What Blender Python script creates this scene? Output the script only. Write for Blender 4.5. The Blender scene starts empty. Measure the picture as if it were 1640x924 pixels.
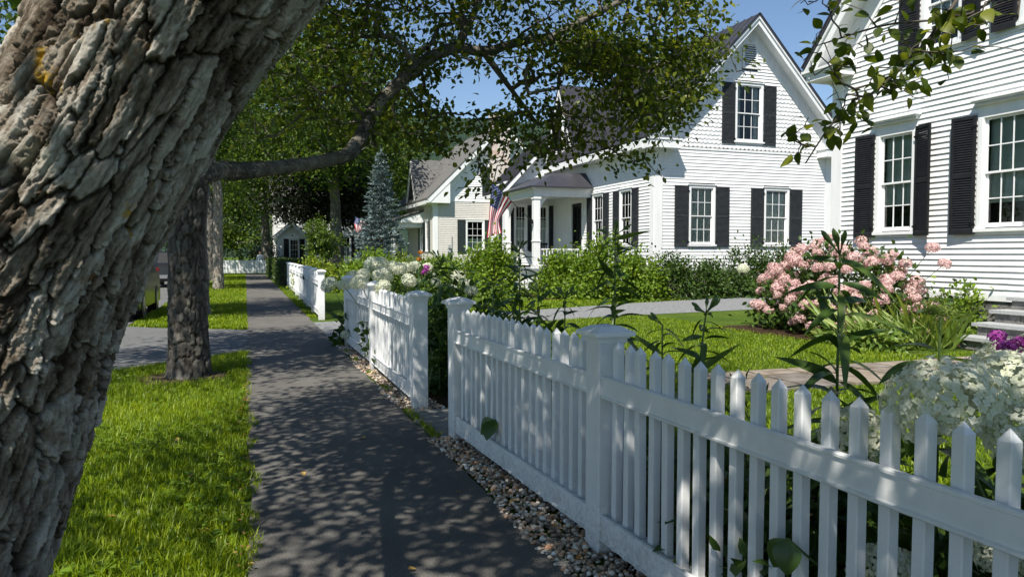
import bpy, math, random
import numpy as np
from mathutils import Vector, Matrix

# ------------------------------------------------------------------ camera, sky, sun, exposure
SC = bpy.context.scene
FPX = 1182.0
YAW = math.atan(427 / FPX)
PIT = math.atan(54 / FPX)
CAM = np.array([0, 0, 1.5])
FWD = np.array([math.sin(YAW) * math.cos(PIT), math.cos(YAW) * math.cos(PIT), -math.sin(PIT)])
RGT = np.array([math.cos(YAW), -math.sin(YAW), 0.0])
UPV = np.cross(RGT, FWD)
cd = bpy.data.cameras.new('camera')
cd.sensor_width = 36.0
cd.lens = 36.0 * FPX / 1640.0
cd.clip_start = 0.05
cd.clip_end = 5000
cam = bpy.data.objects.new('camera', cd)
SC.collection.objects.link(cam)
mw = Matrix.Identity(4)
for i in range(3):
    mw[i][0] = RGT[i]; mw[i][1] = UPV[i]; mw[i][2] = -FWD[i]; mw[i][3] = CAM[i]
cam.matrix_world = mw
SC.camera = cam

SUN_TO = np.array([-0.45, -0.48, 0.92]); SUN_TO /= np.linalg.norm(SUN_TO)
SUN_EL = math.asin(SUN_TO[2])
SUN_ROT = math.atan2(SUN_TO[0], SUN_TO[1])
world = bpy.data.worlds.new('World')
SC.world = world
world.use_nodes = True
nt = world.node_tree
bg = nt.nodes['Background']
sky = nt.nodes.new('ShaderNodeTexSky')
sky.sky_type = 'NISHITA'
sky.sun_disc = False
sky.sun_elevation = SUN_EL
sky.sun_rotation = SUN_ROT % (2 * math.pi)
sky.altitude = 300
sky.air_density = 1.0
sky.dust_density = 0.15
sky.ozone_density = 3.2
# thin fair-weather cloud veils
tcw = nt.nodes.new('ShaderNodeTexCoord'); mpw = nt.nodes.new('ShaderNodeMapping'); mpw.inputs['Scale'].default_value = (1.0, 1.0, 2.6)
nt.links.new(tcw.outputs['Generated'], mpw.inputs['Vector'])
nw = nt.nodes.new('ShaderNodeTexNoise'); nw.inputs['Scale'].default_value = 3.1; nw.inputs['Detail'].default_value = 9; nw.inputs['Roughness'].default_value = 0.62
nt.links.new(mpw.outputs[0], nw.inputs['Vector'])
rw = nt.nodes.new('ShaderNodeValToRGB'); rw.color_ramp.elements[0].position = 0.60; rw.color_ramp.elements[0].color = (0, 0, 0, 1)
rw.color_ramp.elements[1].position = 0.86; rw.color_ramp.elements[1].color = (0.55, 0.55, 0.55, 1)
nt.links.new(nw.outputs[0], rw.inputs[0])
mxw = nt.nodes.new('ShaderNodeMix'); mxw.data_type = 'RGBA'
nt.links.new(rw.outputs[0], mxw.inputs[0]); nt.links.new(sky.outputs[0], mxw.inputs[6]); mxw.inputs[7].default_value = (8.0, 8.3, 8.8, 1)
nt.links.new(mxw.outputs[2], bg.inputs[0])
bg.inputs[1].default_value = 0.09
sl = bpy.data.lights.new('sun', 'SUN')
sl.energy = 5.0
sl.angle = math.radians(0.55)
sl.color = (1.0, 0.95, 0.86)
so = bpy.data.objects.new('sun', sl)
SC.collection.objects.link(so)
so.rotation_euler = Vector(SUN_TO).to_track_quat('Z', 'Y').to_euler()
so.location = (-20, -20, 40)
vs = SC.view_settings
vs.view_transform = 'Standard'
vs.look = 'None'
vs.exposure = 0.58
vs.gamma = 1.0
SC.cycles.max_bounces = 6
SC.cycles.diffuse_bounces = 3
SC.cycles.transparent_max_bounces = 8
SC.cycles.use_denoising = True

# ------------------------------------------------------------------ helpers
def ray(px, py):
    return FWD + RGT * (px - 820) / FPX + UPV * (462 - py) / FPX
def P(px, py, Z):
    return CAM + ray(px, py) * Z
def G(px, py, z=0.0):
    d = ray(px, py)
    return CAM + d * (z - CAM[2]) / d[2]

COL = SC.collection
WORG = {}
def tag(o, label=None, cat=None, group=None, kind=None):
    if label: o['label'] = label
    if cat: o['category'] = cat
    if group: o['group'] = group
    if kind: o['kind'] = kind
    return o
def thing(name, label, cat, loc=(0, 0, 0), group=None):
    o = bpy.data.objects.new(name, None)
    o.empty_display_size = 0.1
    COL.objects.link(o)
    o.location = loc
    WORG[o.name] = np.array(loc, float)
    return tag(o, label, cat, group)
def worg(p):
    return WORG.get(p.name, np.zeros(3)) if p is not None else np.zeros(3)
def add(name, me, parent=None, loc=None, rot=None, scale=None):
    o = bpy.data.objects.new(name, me)
    COL.objects.link(o)
    if parent is not None:
        o.parent = parent
        WORG[o.name] = worg(parent)
    if loc is not None:
        o.location = Vector(loc) - Vector(worg(parent))
    if rot is not None:
        o.rotation_euler = rot
    if scale is not None:
        o.scale = scale
    return o

class MB:
    """collects shapes for one mesh (world coordinates)"""
    def __init__(s):
        s.v = []; s.f = []; s.m = []; s.cur = 0
    def addv(s, vs, fs):
        b = len(s.v)
        s.v.extend([tuple(map(float, p)) for p in vs])
        for f in fs:
            s.f.append(tuple(b + i for i in f)); s.m.append(s.cur)
        return s
    def hexa(s, p):
        return s.addv(p, [(0, 3, 2, 1), (4, 5, 6, 7), (0, 1, 5, 4), (1, 2, 6, 5), (2, 3, 7, 6), (3, 0, 4, 7)])
    def box(s, a, b):
        x0, y0, z0 = a; x1, y1, z1 = b
        x0, x1 = min(x0, x1), max(x0, x1); y0, y1 = min(y0, y1), max(y0, y1); z0, z1 = min(z0, z1), max(z0, z1)
        return s.hexa([(x0, y0, z0), (x1, y0, z0), (x1, y1, z0), (x0, y1, z0), (x0, y0, z1), (x1, y0, z1), (x1, y1, z1), (x0, y1, z1)])
    def tube(s, pts, rad, n=8, cap=True):
        pts = np.asarray(pts, float)
        if np.isscalar(rad): rad = [rad] * len(pts)
        T = np.gradient(pts, axis=0)
        T /= np.linalg.norm(T, axis=1)[:, None] + 1e-9
        ref = np.array([0, 0, 1.0]) if abs(T[0][2]) < 0.9 else np.array([1.0, 0, 0])
        vs = []
        u = np.cross(T[0], ref); u /= np.linalg.norm(u)
        for i in range(len(pts)):
            u = u - T[i] * (u @ T[i]); u /= np.linalg.norm(u) + 1e-9
            w = np.cross(T[i], u)
            for k in range(n):
                a = 2 * math.pi * k / n
                vs.append(pts[i] + (u * math.cos(a) + w * math.sin(a)) * rad[i])
        fs = []
        for i in range(len(pts) - 1):
            for k in range(n):
                k2 = (k + 1) % n
                fs.append((i * n + k, i * n + k2, (i + 1) * n + k2, (i + 1) * n + k))
        if cap:
            fs.append(tuple(range(n - 1, -1, -1)))
            fs.append(tuple((len(pts) - 1) * n + k for k in range(n)))
        return s.addv(vs, fs)
    def prism(s, poly, d):
        """poly: list of 3d points (planar), extruded by vector d"""
        n = len(poly); d = np.asarray(d, float)
        vs = [np.asarray(p, float) for p in poly] + [np.asarray(p, float) + d for p in poly]
        fs = [tuple(range(n - 1, -1, -1)), tuple(range(n, 2 * n))]
        for i in range(n):
            j = (i + 1) % n
            fs.append((i, j, n + j, n + i))
        return s.addv(vs, fs)
    def mesh(s, name, mats, org=(0, 0, 0), smooth=False):
        me = bpy.data.meshes.new(name)
        o = np.asarray(org, float)
        me.from_pydata([tuple(np.asarray(p) - o) for p in s.v], [], s.f)
        if not isinstance(mats, (list, tuple)): mats = [mats]
        for m in mats: me.materials.append(m)
        if len(mats) > 1: me.polygons.foreach_set('material_index', s.m)
        if smooth: me.polygons.foreach_set('use_smooth', [True] * len(s.f))
        me.update()
        return me
    def build(s, name, mats, parent=None, smooth=False):
        return add(name, s.mesh(name, mats, worg(parent), smooth), parent)

def np_mesh(name, V, F, mat, attrs=None, smooth=False):
    """V (n,3), F (m,k) constant k"""
    me = bpy.data.meshes.new(name)
    V = np.ascontiguousarray(V, np.float32); F = np.ascontiguousarray(F, np.int32)
    k = F.shape[1]
    me.vertices.add(len(V)); me.vertices.foreach_set('co', V.ravel())
    me.loops.add(F.size); me.loops.foreach_set('vertex_index', F.ravel())
    me.polygons.add(len(F))
    me.polygons.foreach_set('loop_start', np.arange(0, F.size, k, dtype=np.int32))
    me.polygons.foreach_set('loop_total', np.full(len(F), k, np.int32))
    if smooth: me.polygons.foreach_set('use_smooth', np.ones(len(F), bool))
    for nm, a in (attrs or {}).items():
        a = np.ascontiguousarray(a, np.float32)
        if a.ndim == 2:
            me.attributes.new(nm, 'FLOAT_VECTOR', 'POINT').data.foreach_set('vector', a.ravel())
        else:
            me.attributes.new(nm, 'FLOAT', 'POINT').data.foreach_set('value', a)
    me.materials.append(mat)
    me.update(calc_edges=True)
    return me

# ------------------------------------------------------------------ numpy noise
_perm = np.random.RandomState(7).rand(4096)
def _h(i, j, k):
    return _perm[(i * 73 + j * 179 + k * 283 + (i * j) % 97 * 31 + (j * k) % 89 * 57) % 4096]
def vnoise(p):
    p = np.asarray(p, float)
    i = np.floor(p).astype(int); f = p - i; f = f * f * (3 - 2 * f)
    r = 0
    for a in (0, 1):
        for b in (0, 1):
            for c in (0, 1):
                w = (f[..., 0] if a else 1 - f[..., 0]) * (f[..., 1] if b else 1 - f[..., 1]) * (f[..., 2] if c else 1 - f[..., 2])
                r = r + w * _h(i[..., 0] + a, i[..., 1] + b, i[..., 2] + c)
    return r * 2 - 1
def fbm(p, o=4):
    r = 0; a = 1.0; p = np.asarray(p, float)
    for k in range(o):
        r = r + a * vnoise(p + 17.3 * k); p = p * 2.03; a *= 0.5
    return r / 1.9

# ------------------------------------------------------------------ materials
def mat_new(name):
    m = bpy.data.materials.new(name); m.use_nodes = True
    return m, m.node_tree, m.node_tree.nodes['Principled BSDF']
def ramp(nt, stops):
    r = nt.nodes.new('ShaderNodeValToRGB')
    e = r.color_ramp.elements
    while len(e) < len(stops): e.new(0.5)
    for el, (p, c) in zip(e, stops):
        el.position = p; el.color = (c[0], c[1], c[2], 1)
    return r
def noise(nt, scale, detail=4, rough=0.55, coord='Object', vec=None, dist=0.0):
    n = nt.nodes.new('ShaderNodeTexNoise')
    n.inputs['Scale'].default_value = scale; n.inputs['Detail'].default_value = detail
    n.inputs['Roughness'].default_value = rough; n.inputs['Distortion'].default_value = dist
    if vec is None:
        tc = nt.nodes.new('ShaderNodeTexCoord'); vec = tc.outputs[coord]
    nt.links.new(vec, n.inputs['Vector'])
    return n
def mapped(nt, scale, coord='Object'):
    tc = nt.nodes.new('ShaderNodeTexCoord'); mp = nt.nodes.new('ShaderNodeMapping')
    mp.inputs['Scale'].default_value = scale
    nt.links.new(tc.outputs[coord], mp.inputs['Vector'])
    return mp.outputs[0]
def bump(nt, b, src, strength, dist=0.01):
    n = nt.nodes.new('ShaderNodeBump')
    n.inputs['Strength'].default_value = strength; n.inputs['Distance'].default_value = dist
    nt.links.new(src, n.inputs['Height']); nt.links.new(n.outputs[0], b.inputs['Normal'])
    return n
def M(name, stops, rough=0.6, scale=3.0, detail=5, bs=0, bscale=40, bdist=0.01, spec=0.4, metal=0.0, stretch=None, nrough=0.55):
    m, nt, b = mat_new(name)
    b.inputs['Roughness'].default_value = rough
    b.inputs['Specular IOR Level'].default_value = spec
    b.inputs['Metallic'].default_value = metal
    if isinstance(stops[0], (int, float)):
        b.inputs['Base Color'].default_value = (*stops, 1)
    else:
        vec = mapped(nt, stretch) if stretch else None
        n = noise(nt, scale, detail, nrough, vec=vec)
        r = ramp(nt, stops)
        nt.links.new(n.outputs[0], r.inputs[0]); nt.links.new(r.outputs[0], b.inputs['Base Color'])
    if bs:
        vec = mapped(nt, stretch) if stretch else None
        n2 = noise(nt, bscale, 4, 0.6, vec=vec)
        bump(nt, b, n2.outputs[0], bs, bdist)
    return m
def leafmat(name, stops, trans=0.35, rough=0.5, tint=(1.25, 1.2, 0.5), spec=0.35):
    """per-leaf colour from the attribute rnd, light through the blade"""
    m, nt, b = mat_new(name)
    at = nt.nodes.new('ShaderNodeAttribute'); at.attribute_name = 'rnd'
    r = ramp(nt, stops)
    nt.links.new(at.outputs['Fac'], r.inputs[0]); nt.links.new(r.outputs[0], b.inputs['Base Color'])
    b.inputs['Roughness'].default_value = rough
    b.inputs['Specular IOR Level'].default_value = spec
    mul = nt.nodes.new('ShaderNodeMix'); mul.data_type = 'RGBA'; mul.blend_type = 'MULTIPLY'
    mul.inputs[0].default_value = 1.0
    nt.links.new(r.outputs[0], mul.inputs[6]); mul.inputs[7].default_value = (*tint, 1)
    tr = nt.nodes.new('ShaderNodeBsdfTranslucent')
    nt.links.new(mul.outputs[2], tr.inputs['Color'])
    mx = nt.nodes.new('ShaderNodeMixShader'); mx.inputs[0].default_value = trans
    out = nt.nodes['Material Output']
    nt.links.new(b.outputs[0], mx.inputs[1]); nt.links.new(tr.outputs[0], mx.inputs[2])
    nt.links.new(mx.outputs[0], out.inputs[0])
    return m

white_paint = M('white_paint', [(0.35, (0.74, 0.75, 0.75)), (0.65, (0.83, 0.83, 0.82))], 0.5, 6, 5, 0.12, 90, 0.004, stretch=(1, 1, 0.25))
fence_paint = None
def make_fence_paint():
    m, nt, b = mat_new('fence_paint')
    n = noise(nt, 5, 6); r = ramp(nt, [(0.3, (0.70, 0.71, 0.71)), (0.62, (0.82, 0.82, 0.81))])
    nt.links.new(n.outputs[0], r.inputs[0])
    n2 = noise(nt, 55, 3, 0.7); r2 = ramp(nt, [(0.70, (1, 1, 1)), (0.78, (0.62, 0.58, 0.52))])
    nt.links.new(n2.outputs[0], r2.inputs[0])
    mx = nt.nodes.new('ShaderNodeMix'); mx.data_type = 'RGBA'; mx.blend_type = 'MULTIPLY'; mx.inputs[0].default_value = 0.55
    nt.links.new(r.outputs[0], mx.inputs[6]); nt.links.new(r2.outputs[0], mx.inputs[7])
    # rain-splashed soil on the lowest hand's breadth
    tc = nt.nodes.new('ShaderNodeTexCoord'); sp = nt.nodes.new('ShaderNodeSeparateXYZ'); nt.links.new(tc.outputs['Object'], sp.inputs[0])
    mr = nt.nodes.new('ShaderNodeMapRange'); mr.inputs[1].default_value = 0.32; mr.inputs[2].default_value = 0.0; mr.inputs[3].default_value = 0.0; mr.inputs[4].default_value = 0.34; nt.links.new(sp.outputs[2], mr.inputs[0])
    n4 = noise(nt, 38, 6, 0.7); ad = nt.nodes.new('ShaderNodeMath'); ad.operation = 'ADD'; nt.links.new(n4.outputs[0], ad.inputs[0]); nt.links.new(mr.outputs[0], ad.inputs[1])
    r4 = ramp(nt, [(0.62, (0, 0, 0)), (0.90, (0.5, 0.5, 0.5))]); nt.links.new(ad.outputs[0], r4.inputs[0])
    m4 = nt.nodes.new('ShaderNodeMix'); m4.data_type = 'RGBA'; nt.links.new(r4.outputs[0], m4.inputs[0]); nt.links.new(mx.outputs[2], m4.inputs[6]); m4.inputs[7].default_value = (0.22, 0.20, 0.15, 1)
    nt.links.new(m4.outputs[2], b.inputs['Base Color'])
    b.inputs['Roughness'].default_value = 0.48
    n3 = noise(nt, 30, 4, vec=mapped(nt, (4, 4, 0.6))); bump(nt, b, n3.outputs[0], 0.12, 0.004)
    return m
fence_paint = make_fence_paint()
siding_tan = M('tan_siding_paint', [(0.35, (0.56, 0.535, 0.49)), (0.65, (0.65, 0.62, 0.57))], 0.6, 5)
black_paint = M('black_paint', [(0.3, (0.008, 0.008, 0.009)), (0.7, (0.016, 0.016, 0.018))], 0.5, 8, 4, 0.1, 60)
charcoal_paint = M('charcoal_paint', [(0.3, (0.020, 0.023, 0.026)), (0.7, (0.032, 0.036, 0.040))], 0.55, 8)
green_paint = M('dark_green_paint', [(0.3, (0.012, 0.022, 0.022)), (0.7, (0.02, 0.034, 0.033))], 0.55, 8)
metal_roof = M('dark_metal_roof', [(0.3, (0.030, 0.030, 0.036)), (0.7, (0.048, 0.047, 0.055))], 0.42, 1.5, 4, 0.05, 5, spec=0.5)
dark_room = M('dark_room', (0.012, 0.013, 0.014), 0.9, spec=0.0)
blind_mat = M('window_shade', [(0.3, (0.44, 0.50, 0.45)), (0.7, (0.54, 0.59, 0.54))], 0.8, 4)
lace_mat = M('lace_curtain', [(0.38, (0.50, 0.49, 0.43)), (0.55, (0.80, 0.78, 0.70))], 0.9, 14, 4, stretch=(2, 2, 0.8))
stone_step = M('granite_tread', [(0.3, (0.30, 0.31, 0.31)), (0.7, (0.42, 0.43, 0.43))], 0.7, 30, 5, 0.3, 80, 0.004)
stone_rough = M('rough_stone', [(0.3, (0.10, 0.10, 0.10)), (0.7, (0.25, 0.24, 0.22))], 0.85, 7, 6, 0.9, 22, 0.03)
iron = M('black_iron', (0.015, 0.015, 0.016), 0.45, metal=0.6)
wood_pole = M('dark_pole', (0.03, 0.024, 0.02), 0.4)

def glass_material():
    m, nt, b = mat_new('window_glass')
    out = nt.nodes['Material Output']
    t = nt.nodes.new('ShaderNodeBsdfTransparent'); t.inputs[0].default_value = (0.86, 0.9, 0.89, 1)
    g = nt.nodes.new('ShaderNodeBsdfGlossy'); g.inputs['Roughness'].default_value = 0.02
    fr = nt.nodes.new('ShaderNodeFresnel'); fr.inputs[0].default_value = 1.32
    n = noise(nt, 3.0, 2); bp = nt.nodes.new('ShaderNodeBump'); bp.inputs['Strength'].default_value = 0.06
    nt.links.new(n.outputs[0], bp.inputs['Height']); nt.links.new(bp.outputs[0], g.inputs['Normal'])
    mx = nt.nodes.new('ShaderNodeMixShader')
    nt.links.new(fr.outputs[0], mx.inputs[0]); nt.links.new(t.outputs[0], mx.inputs[1]); nt.links.new(g.outputs[0], mx.inputs[2])
    nt.links.new(mx.outputs[0], out.inputs[0])
    return m
glass = glass_material()

# ------------------------------------------------------------------ the setting: ground, sidewalk, road, drives
def ground_material():
    m, nt, b = mat_new('lawn_ground')
    n = noise(nt, 0.6, 8, 0.65); r = ramp(nt, [(0.3, (0.045, 0.085, 0.012)), (0.5, (0.075, 0.13, 0.016)), (0.7, (0.11, 0.16, 0.025))])
    nt.links.new(n.outputs[0], r.inputs[0])
    n2 = noise(nt, 14, 6, 0.7); r2 = ramp(nt, [(0.35, (0.55, 0.5, 0.45)), (0.6, (1.1, 1.1, 1.0))])
    nt.links.new(n2.outputs[0], r2.inputs[0])
    mx = nt.nodes.new('ShaderNodeMix'); mx.data_type = 'RGBA'; mx.blend_type = 'MULTIPLY'; mx.inputs[0].default_value = 0.9
    nt.links.new(r.outputs[0], mx.inputs[6]); nt.links.new(r2.outputs[0], mx.inputs[7])
    nt.links.new(mx.outputs[2], b.inputs['Base Color'])
    b.inputs['Roughness'].default_value = 0.95; b.inputs['Specular IOR Level'].default_value = 0.1
    n3 = noise(nt, 30, 5, 0.7); bump(nt, b, n3.outputs[0], 0.8, 0.05)
    return m
def asphalt_material(name, base, patch):
    m, nt, b = mat_new(name)
    n = noise(nt, 130, 4, 0.75); r = ramp(nt, [(0.32, tuple(c * 0.4 for c in base)), (0.5, base), (0.62, tuple(c * 1.5 for c in base)), (0.72, tuple(min(1, c * 3.6) for c in base))])
    nt.links.new(n.outputs[0], r.inputs[0])
    n2 = noise(nt, 1.3, 6, 0.6); r2 = ramp(nt, [(0.3, (1 - patch, 1 - patch, 1 - patch)), (0.7, (1 + patch, 1 + patch, 1 + patch * 0.9))])
    nt.links.new(n2.outputs[0], r2.inputs[0])
    mx = nt.nodes.new('ShaderNodeMix'); mx.data_type = 'RGBA'; mx.blend_type = 'MULTIPLY'; mx.inputs[0].default_value = 1
    nt.links.new(r.outputs[0], mx.inputs[6]); nt.links.new(r2.outputs[0], mx.inputs[7])
    nt.links.new(mx.outputs[2], b.inputs['Base Color'])
    b.inputs['Roughness'].default_value = 0.85; b.inputs['Specular IOR Level'].default_value = 0.25
    n3 = noise(nt, 150, 4, 0.7); bump(nt, b, n3.outputs[0], 0.7, 0.008)
    return m
lawn_mat = ground_material()
asphalt = asphalt_material('asphalt', (0.115, 0.109, 0.100), 0.22)
road_mat = asphalt_material('road_asphalt', (0.13, 0.13, 0.128), 0.12)
gravel_mat = M('crushed_gravel', [(0.3, (0.12, 0.125, 0.125)), (0.5, (0.22, 0.225, 0.225)), (0.7, (0.36, 0.36, 0.35))], 0.95, 9, 9, 1.0, 14, 0.06, spec=0.1, nrough=0.75)
mulch = M('bark_mulch', [(0.3, (0.028, 0.018, 0.011)), (0.55, (0.06, 0.038, 0.022)), (0.75, (0.12, 0.075, 0.045))], 0.95, 18, 7, 1.0, 40, 0.05, spec=0.1, nrough=0.75)
flag_mat = M('flagstone', [(0.3, (0.13, 0.11, 0.09)), (0.5, (0.22, 0.19, 0.155)), (0.7, (0.30, 0.28, 0.25))], 0.8, 5, 7, 0.5, 25, 0.01)
slab_mat = M('grey_slab', [(0.3, (0.15, 0.145, 0.13)), (0.7, (0.24, 0.235, 0.215))], 0.85, 9, 7, 0.4, 60, 0.006)

def sheet(name, poly, z, mat, kind='structure'):
    mb = MB(); mb.addv([(p[0], p[1], z) for p in poly], [tuple(range(len(poly)))])
    o = mb.build(name, mat); o['kind'] = kind
    return o
def strip(name, ys, xl, xr, z, mat, amp=0.02, seed=0, nx=1, fr=2.1):
    ys = np.asarray(ys)
    a = xl(ys) + amp * fbm(np.stack([ys * fr, ys * 0 + seed, ys * 0], -1), 4)
    b = xr(ys) + amp * fbm(np.stack([ys * fr, ys * 0 + seed + 5, ys * 0 + 3], -1), 4)
    V = []; F = []
    for i in range(len(ys)):
        V += [(a[i], ys[i], z), (b[i], ys[i], z)]
        if i: F.append((2 * i - 2, 2 * i - 1, 2 * i + 1, 2 * i))
    mb = MB(); mb.addv(V, F)
    o = mb.build(name, mat); o['kind'] = 'structure'
    return o

SS = 2500
sheet('ground', [(-SS, -SS), (SS, -SS), (SS, SS), (-SS, SS)], -0.016, lawn_mat)
strip('sidewalk', np.arange(-4, 61.5, 0.07), lambda y: y * 0 + 0.0, lambda y: 1.41 + 0.0 * y, 0.0, asphalt, 0.035, 1)
strip('road', np.arange(-30, 140, 0.5), lambda y: -9.0 + y * 0, lambda y: -2.35 + y * 0, -0.008, road_mat, 0.08, 3)
# driveway apron across the verge and the gravel drive beyond the sidewalk
sheet('driveway_apron', [(-2.35, 9.9), (-1.36, 11.0), (0.02, 12.3), (0.02, 15.7), (-1.7, 16.7), (-2.35, 17.3)], -0.004, road_mat)
soil = M('bare_soil', [(0.3, (0.045, 0.032, 0.02)), (0.55, (0.09, 0.066, 0.042)), (0.75, (0.15, 0.12, 0.08))], 0.95, 12, 7, 0.9, 35, 0.03, spec=0.1)
_g = G(303, 600); _th = np.linspace(0, 2 * math.pi, 40, endpoint=False); _rr = 0.52 + 0.25 * fbm(np.stack([np.cos(_th) * 2, np.sin(_th) * 2, _th * 0], -1), 3)
sheet('bare_soil', [(_g[0] + r * math.cos(t), _g[1] - .1 + r * 1.05 * math.sin(t)) for r, t in zip(_rr, _th)], -0.010, soil)
drv = [(1.39, 13.1), (3.2, 13.6), (5.5, 15.2), (8.5, 16.2), (14, 17.0), (30, 18.5), (30, 23), (18.5, 22.4), (12, 20.6), (7, 18.6), (4, 17.3), (1.39, 17.0)]
sheet('gravel_driveway', drv, -0.008, gravel_mat)
def bed(name, poly, seed):
    pts = []
    n = len(poly)
    for i in range(n):
        a = np.array(poly[i]); b = np.array(poly[(i + 1) % n]); k = max(2, int(np.linalg.norm(b - a) / 0.4))
        for t in range(k):
            p = a + (b - a) * t / k
            pts.append(p + 0.1 * fbm(np.array([p[0] * 1.3, p[1] * 1.3, seed]) + np.array([[0, 0, 0], [9, 9, 9]]), 3))
    return sheet(name, pts, -0.006, mulch)
bed('garden_bed', [(1.76, -2), (3.3, -2), (3.4, 3), (3.0, 6.0), (1.72, 6.0)], 1)
bed('garden_bed', [(1.65, 7.05), (3.2, 7.0), (3.4, 10), (3.0, 12.7), (1.66, 12.7)], 2)
bed('garden_bed', [(9.5, 22.9), (13.9, 21.9), (22, 22.3), (22, 23.8), (13.9, 23.8), (13.9, 29), (9.5, 29.0)], 3)
bed('garden_bed', [(9.3, 9.3), (12.3, 8.6), (12.4, 13), (9.2, 13.2)], 4)

# the slab in the gate opening: a few pieces of flat stone
mb = MB(); mb.prism([(1.43, 5.86, -0.03), (2.9, 5.86, -0.03), (2.9, 6.96, -0.03), (1.43, 6.94, -0.03)], (0, 0, 0.036))
o = mb.build('gate_threshold', slab_mat); o['kind'] = 'structure'

# flagstone path to the steps
rng = random.Random(5)
fp = thing('flagstone_path', 'brown flat flagstone path leading across the lawn to the granite steps', 'path', (8.5, 7.2, 0))
def flag_tint(m):
    nt = m.node_tree; b = nt.nodes['Principled BSDF']; src = b.inputs['Base Color'].links[0].from_socket
    oi = nt.nodes.new('ShaderNodeObjectInfo'); r = ramp(nt, [(0, (.62, .62, .66)), (.5, (1.0, .95, .88)), (1, (1.25, 1.15, 1.05))]); nt.links.new(oi.outputs['Random'], r.inputs[0])
    mx = nt.nodes.new('ShaderNodeMix'); mx.data_type = 'RGBA'; mx.blend_type = 'MULTIPLY'; mx.inputs[0].default_value = 1
    nt.links.new(src, mx.inputs[6]); nt.links.new(r.outputs[0], mx.inputs[7]); nt.links.new(mx.outputs[2], b.inputs['Base Color'])
flag_tint(flag_mat)
x = 5.2
while x < 10.6:
    w = rng.uniform(0.55, 0.95)
    ysplit = rng.uniform(-0.25, 0.25)
    for (ya, yb) in ((-0.62, ysplit), (ysplit, 0.62)):
        cx = x + w / 2; cy = 7.25 + (ya + yb) / 2; hw = w / 2 - 0.022; hh = (yb - ya) / 2 - 0.022
        poly = []
        for sx, sy in ((-1, -1), (0, -1.03), (1, -1), (1.03, 0), (1, 1), (0, 1.04), (-1, 1), (-1.03, 0)):
            poly.append((cx + sx * hw * rng.uniform(0.93, 1.0), cy + sy * hh * rng.uniform(0.93, 1.0), -0.03))
        MB().prism(poly, (0, 0, 0.036 + rng.uniform(0, 0.012))).build('flagstone', flag_mat, fp)
    x += w

# ------------------------------------------------------------------ picket fences
PH = 1.075
def picket_mesh(w=0.041, d=0.042, z0=0.035, z1=PH):
    mb = MB(); x = d / 2; y = w / 2; c = 0.004
    zt = z1 - 0.032
    ring = [(-x, -y + c), (-x + c, -y), (x - c, -y), (x, -y + c), (x, y - c), (x - c, y), (-x + c, y), (-x, y - c)]
    vs = [(a, b, z0) for a, b in ring] + [(a, b, zt) for a, b in ring] + [(0, 0, z1)]
    fs = [(i, (i + 1) % 8, 8 + (i + 1) % 8, 8 + i) for i in range(8)] + [(8 + i, 8 + (i + 1) % 8, 16) for i in range(8)] + [tuple(range(7, -1, -1))]
    mb.addv(vs, fs)
    return mb.mesh('picket', fence_paint)
def bev_box(mb, a, b, c=0.004):
    (x0, y0, z0), (x1, y1, z1) = a, b
    ring = [(x0, y0 + c), (x0 + c, y0), (x1 - c, y0), (x1, y0 + c), (x1, y1 - c), (x1 - c, y1), (x0 + c, y1), (x0, y1 - c)]
    vs = [(p, q, z0) for p, q in ring] + [(p, q, z1) for p, q in ring]
    mb.addv(vs, [(i, (i + 1) % 8, 8 + (i + 1) % 8, 8 + i) for i in range(8)] + [tuple(range(7, -1, -1)), tuple(range(8, 16))])
def post_mesh(h=1.09, w=0.145):
    mb = MB(); bev_box(mb, (-w / 2, -w / 2, -0.05), (w / 2, w / 2, h), 0.006)
    return mb.mesh('post', fence_paint)
def cap_mesh(h=1.09):
    mb = MB(); 
    for r, za, zb in ((0.082, h - 0.022, h), (0.092, h, h + 0.012), (0.112, h + 0.012, h + 0.034)):
        bev_box(mb, (-r, -r, za), (r, r, zb), 0.004)
    r = 0.104; t = 0.058; z = h + 0.034
    vs = [(-r, -r, z), (r, -r, z), (r, r, z), (-r, r, z), (-t, -t, z + 0.024), (t, -t, z + 0.024), (t, t, z + 0.024), (-t, t, z + 0.024)]
    mb.addv(vs, [(0, 1, 5, 4), (1, 2, 6, 5), (2, 3, 7, 6), (3, 0, 4, 7), (4, 5, 6, 7)])
    vs = [(-.055, -.055, z + .024), (.055, -.055, z + .024), (.055, .055, z + .024), (-.055, .055, z + .024), (0, 0, z + 0.034)]
    mb.addv(vs, [(0, 1, 4), (1, 2, 4), (2, 3, 4), (3, 0, 4)])
    return mb.mesh('post_cap', fence_paint)
PICK, POST, CAP = picket_mesh(), post_mesh(), cap_mesh()
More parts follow.
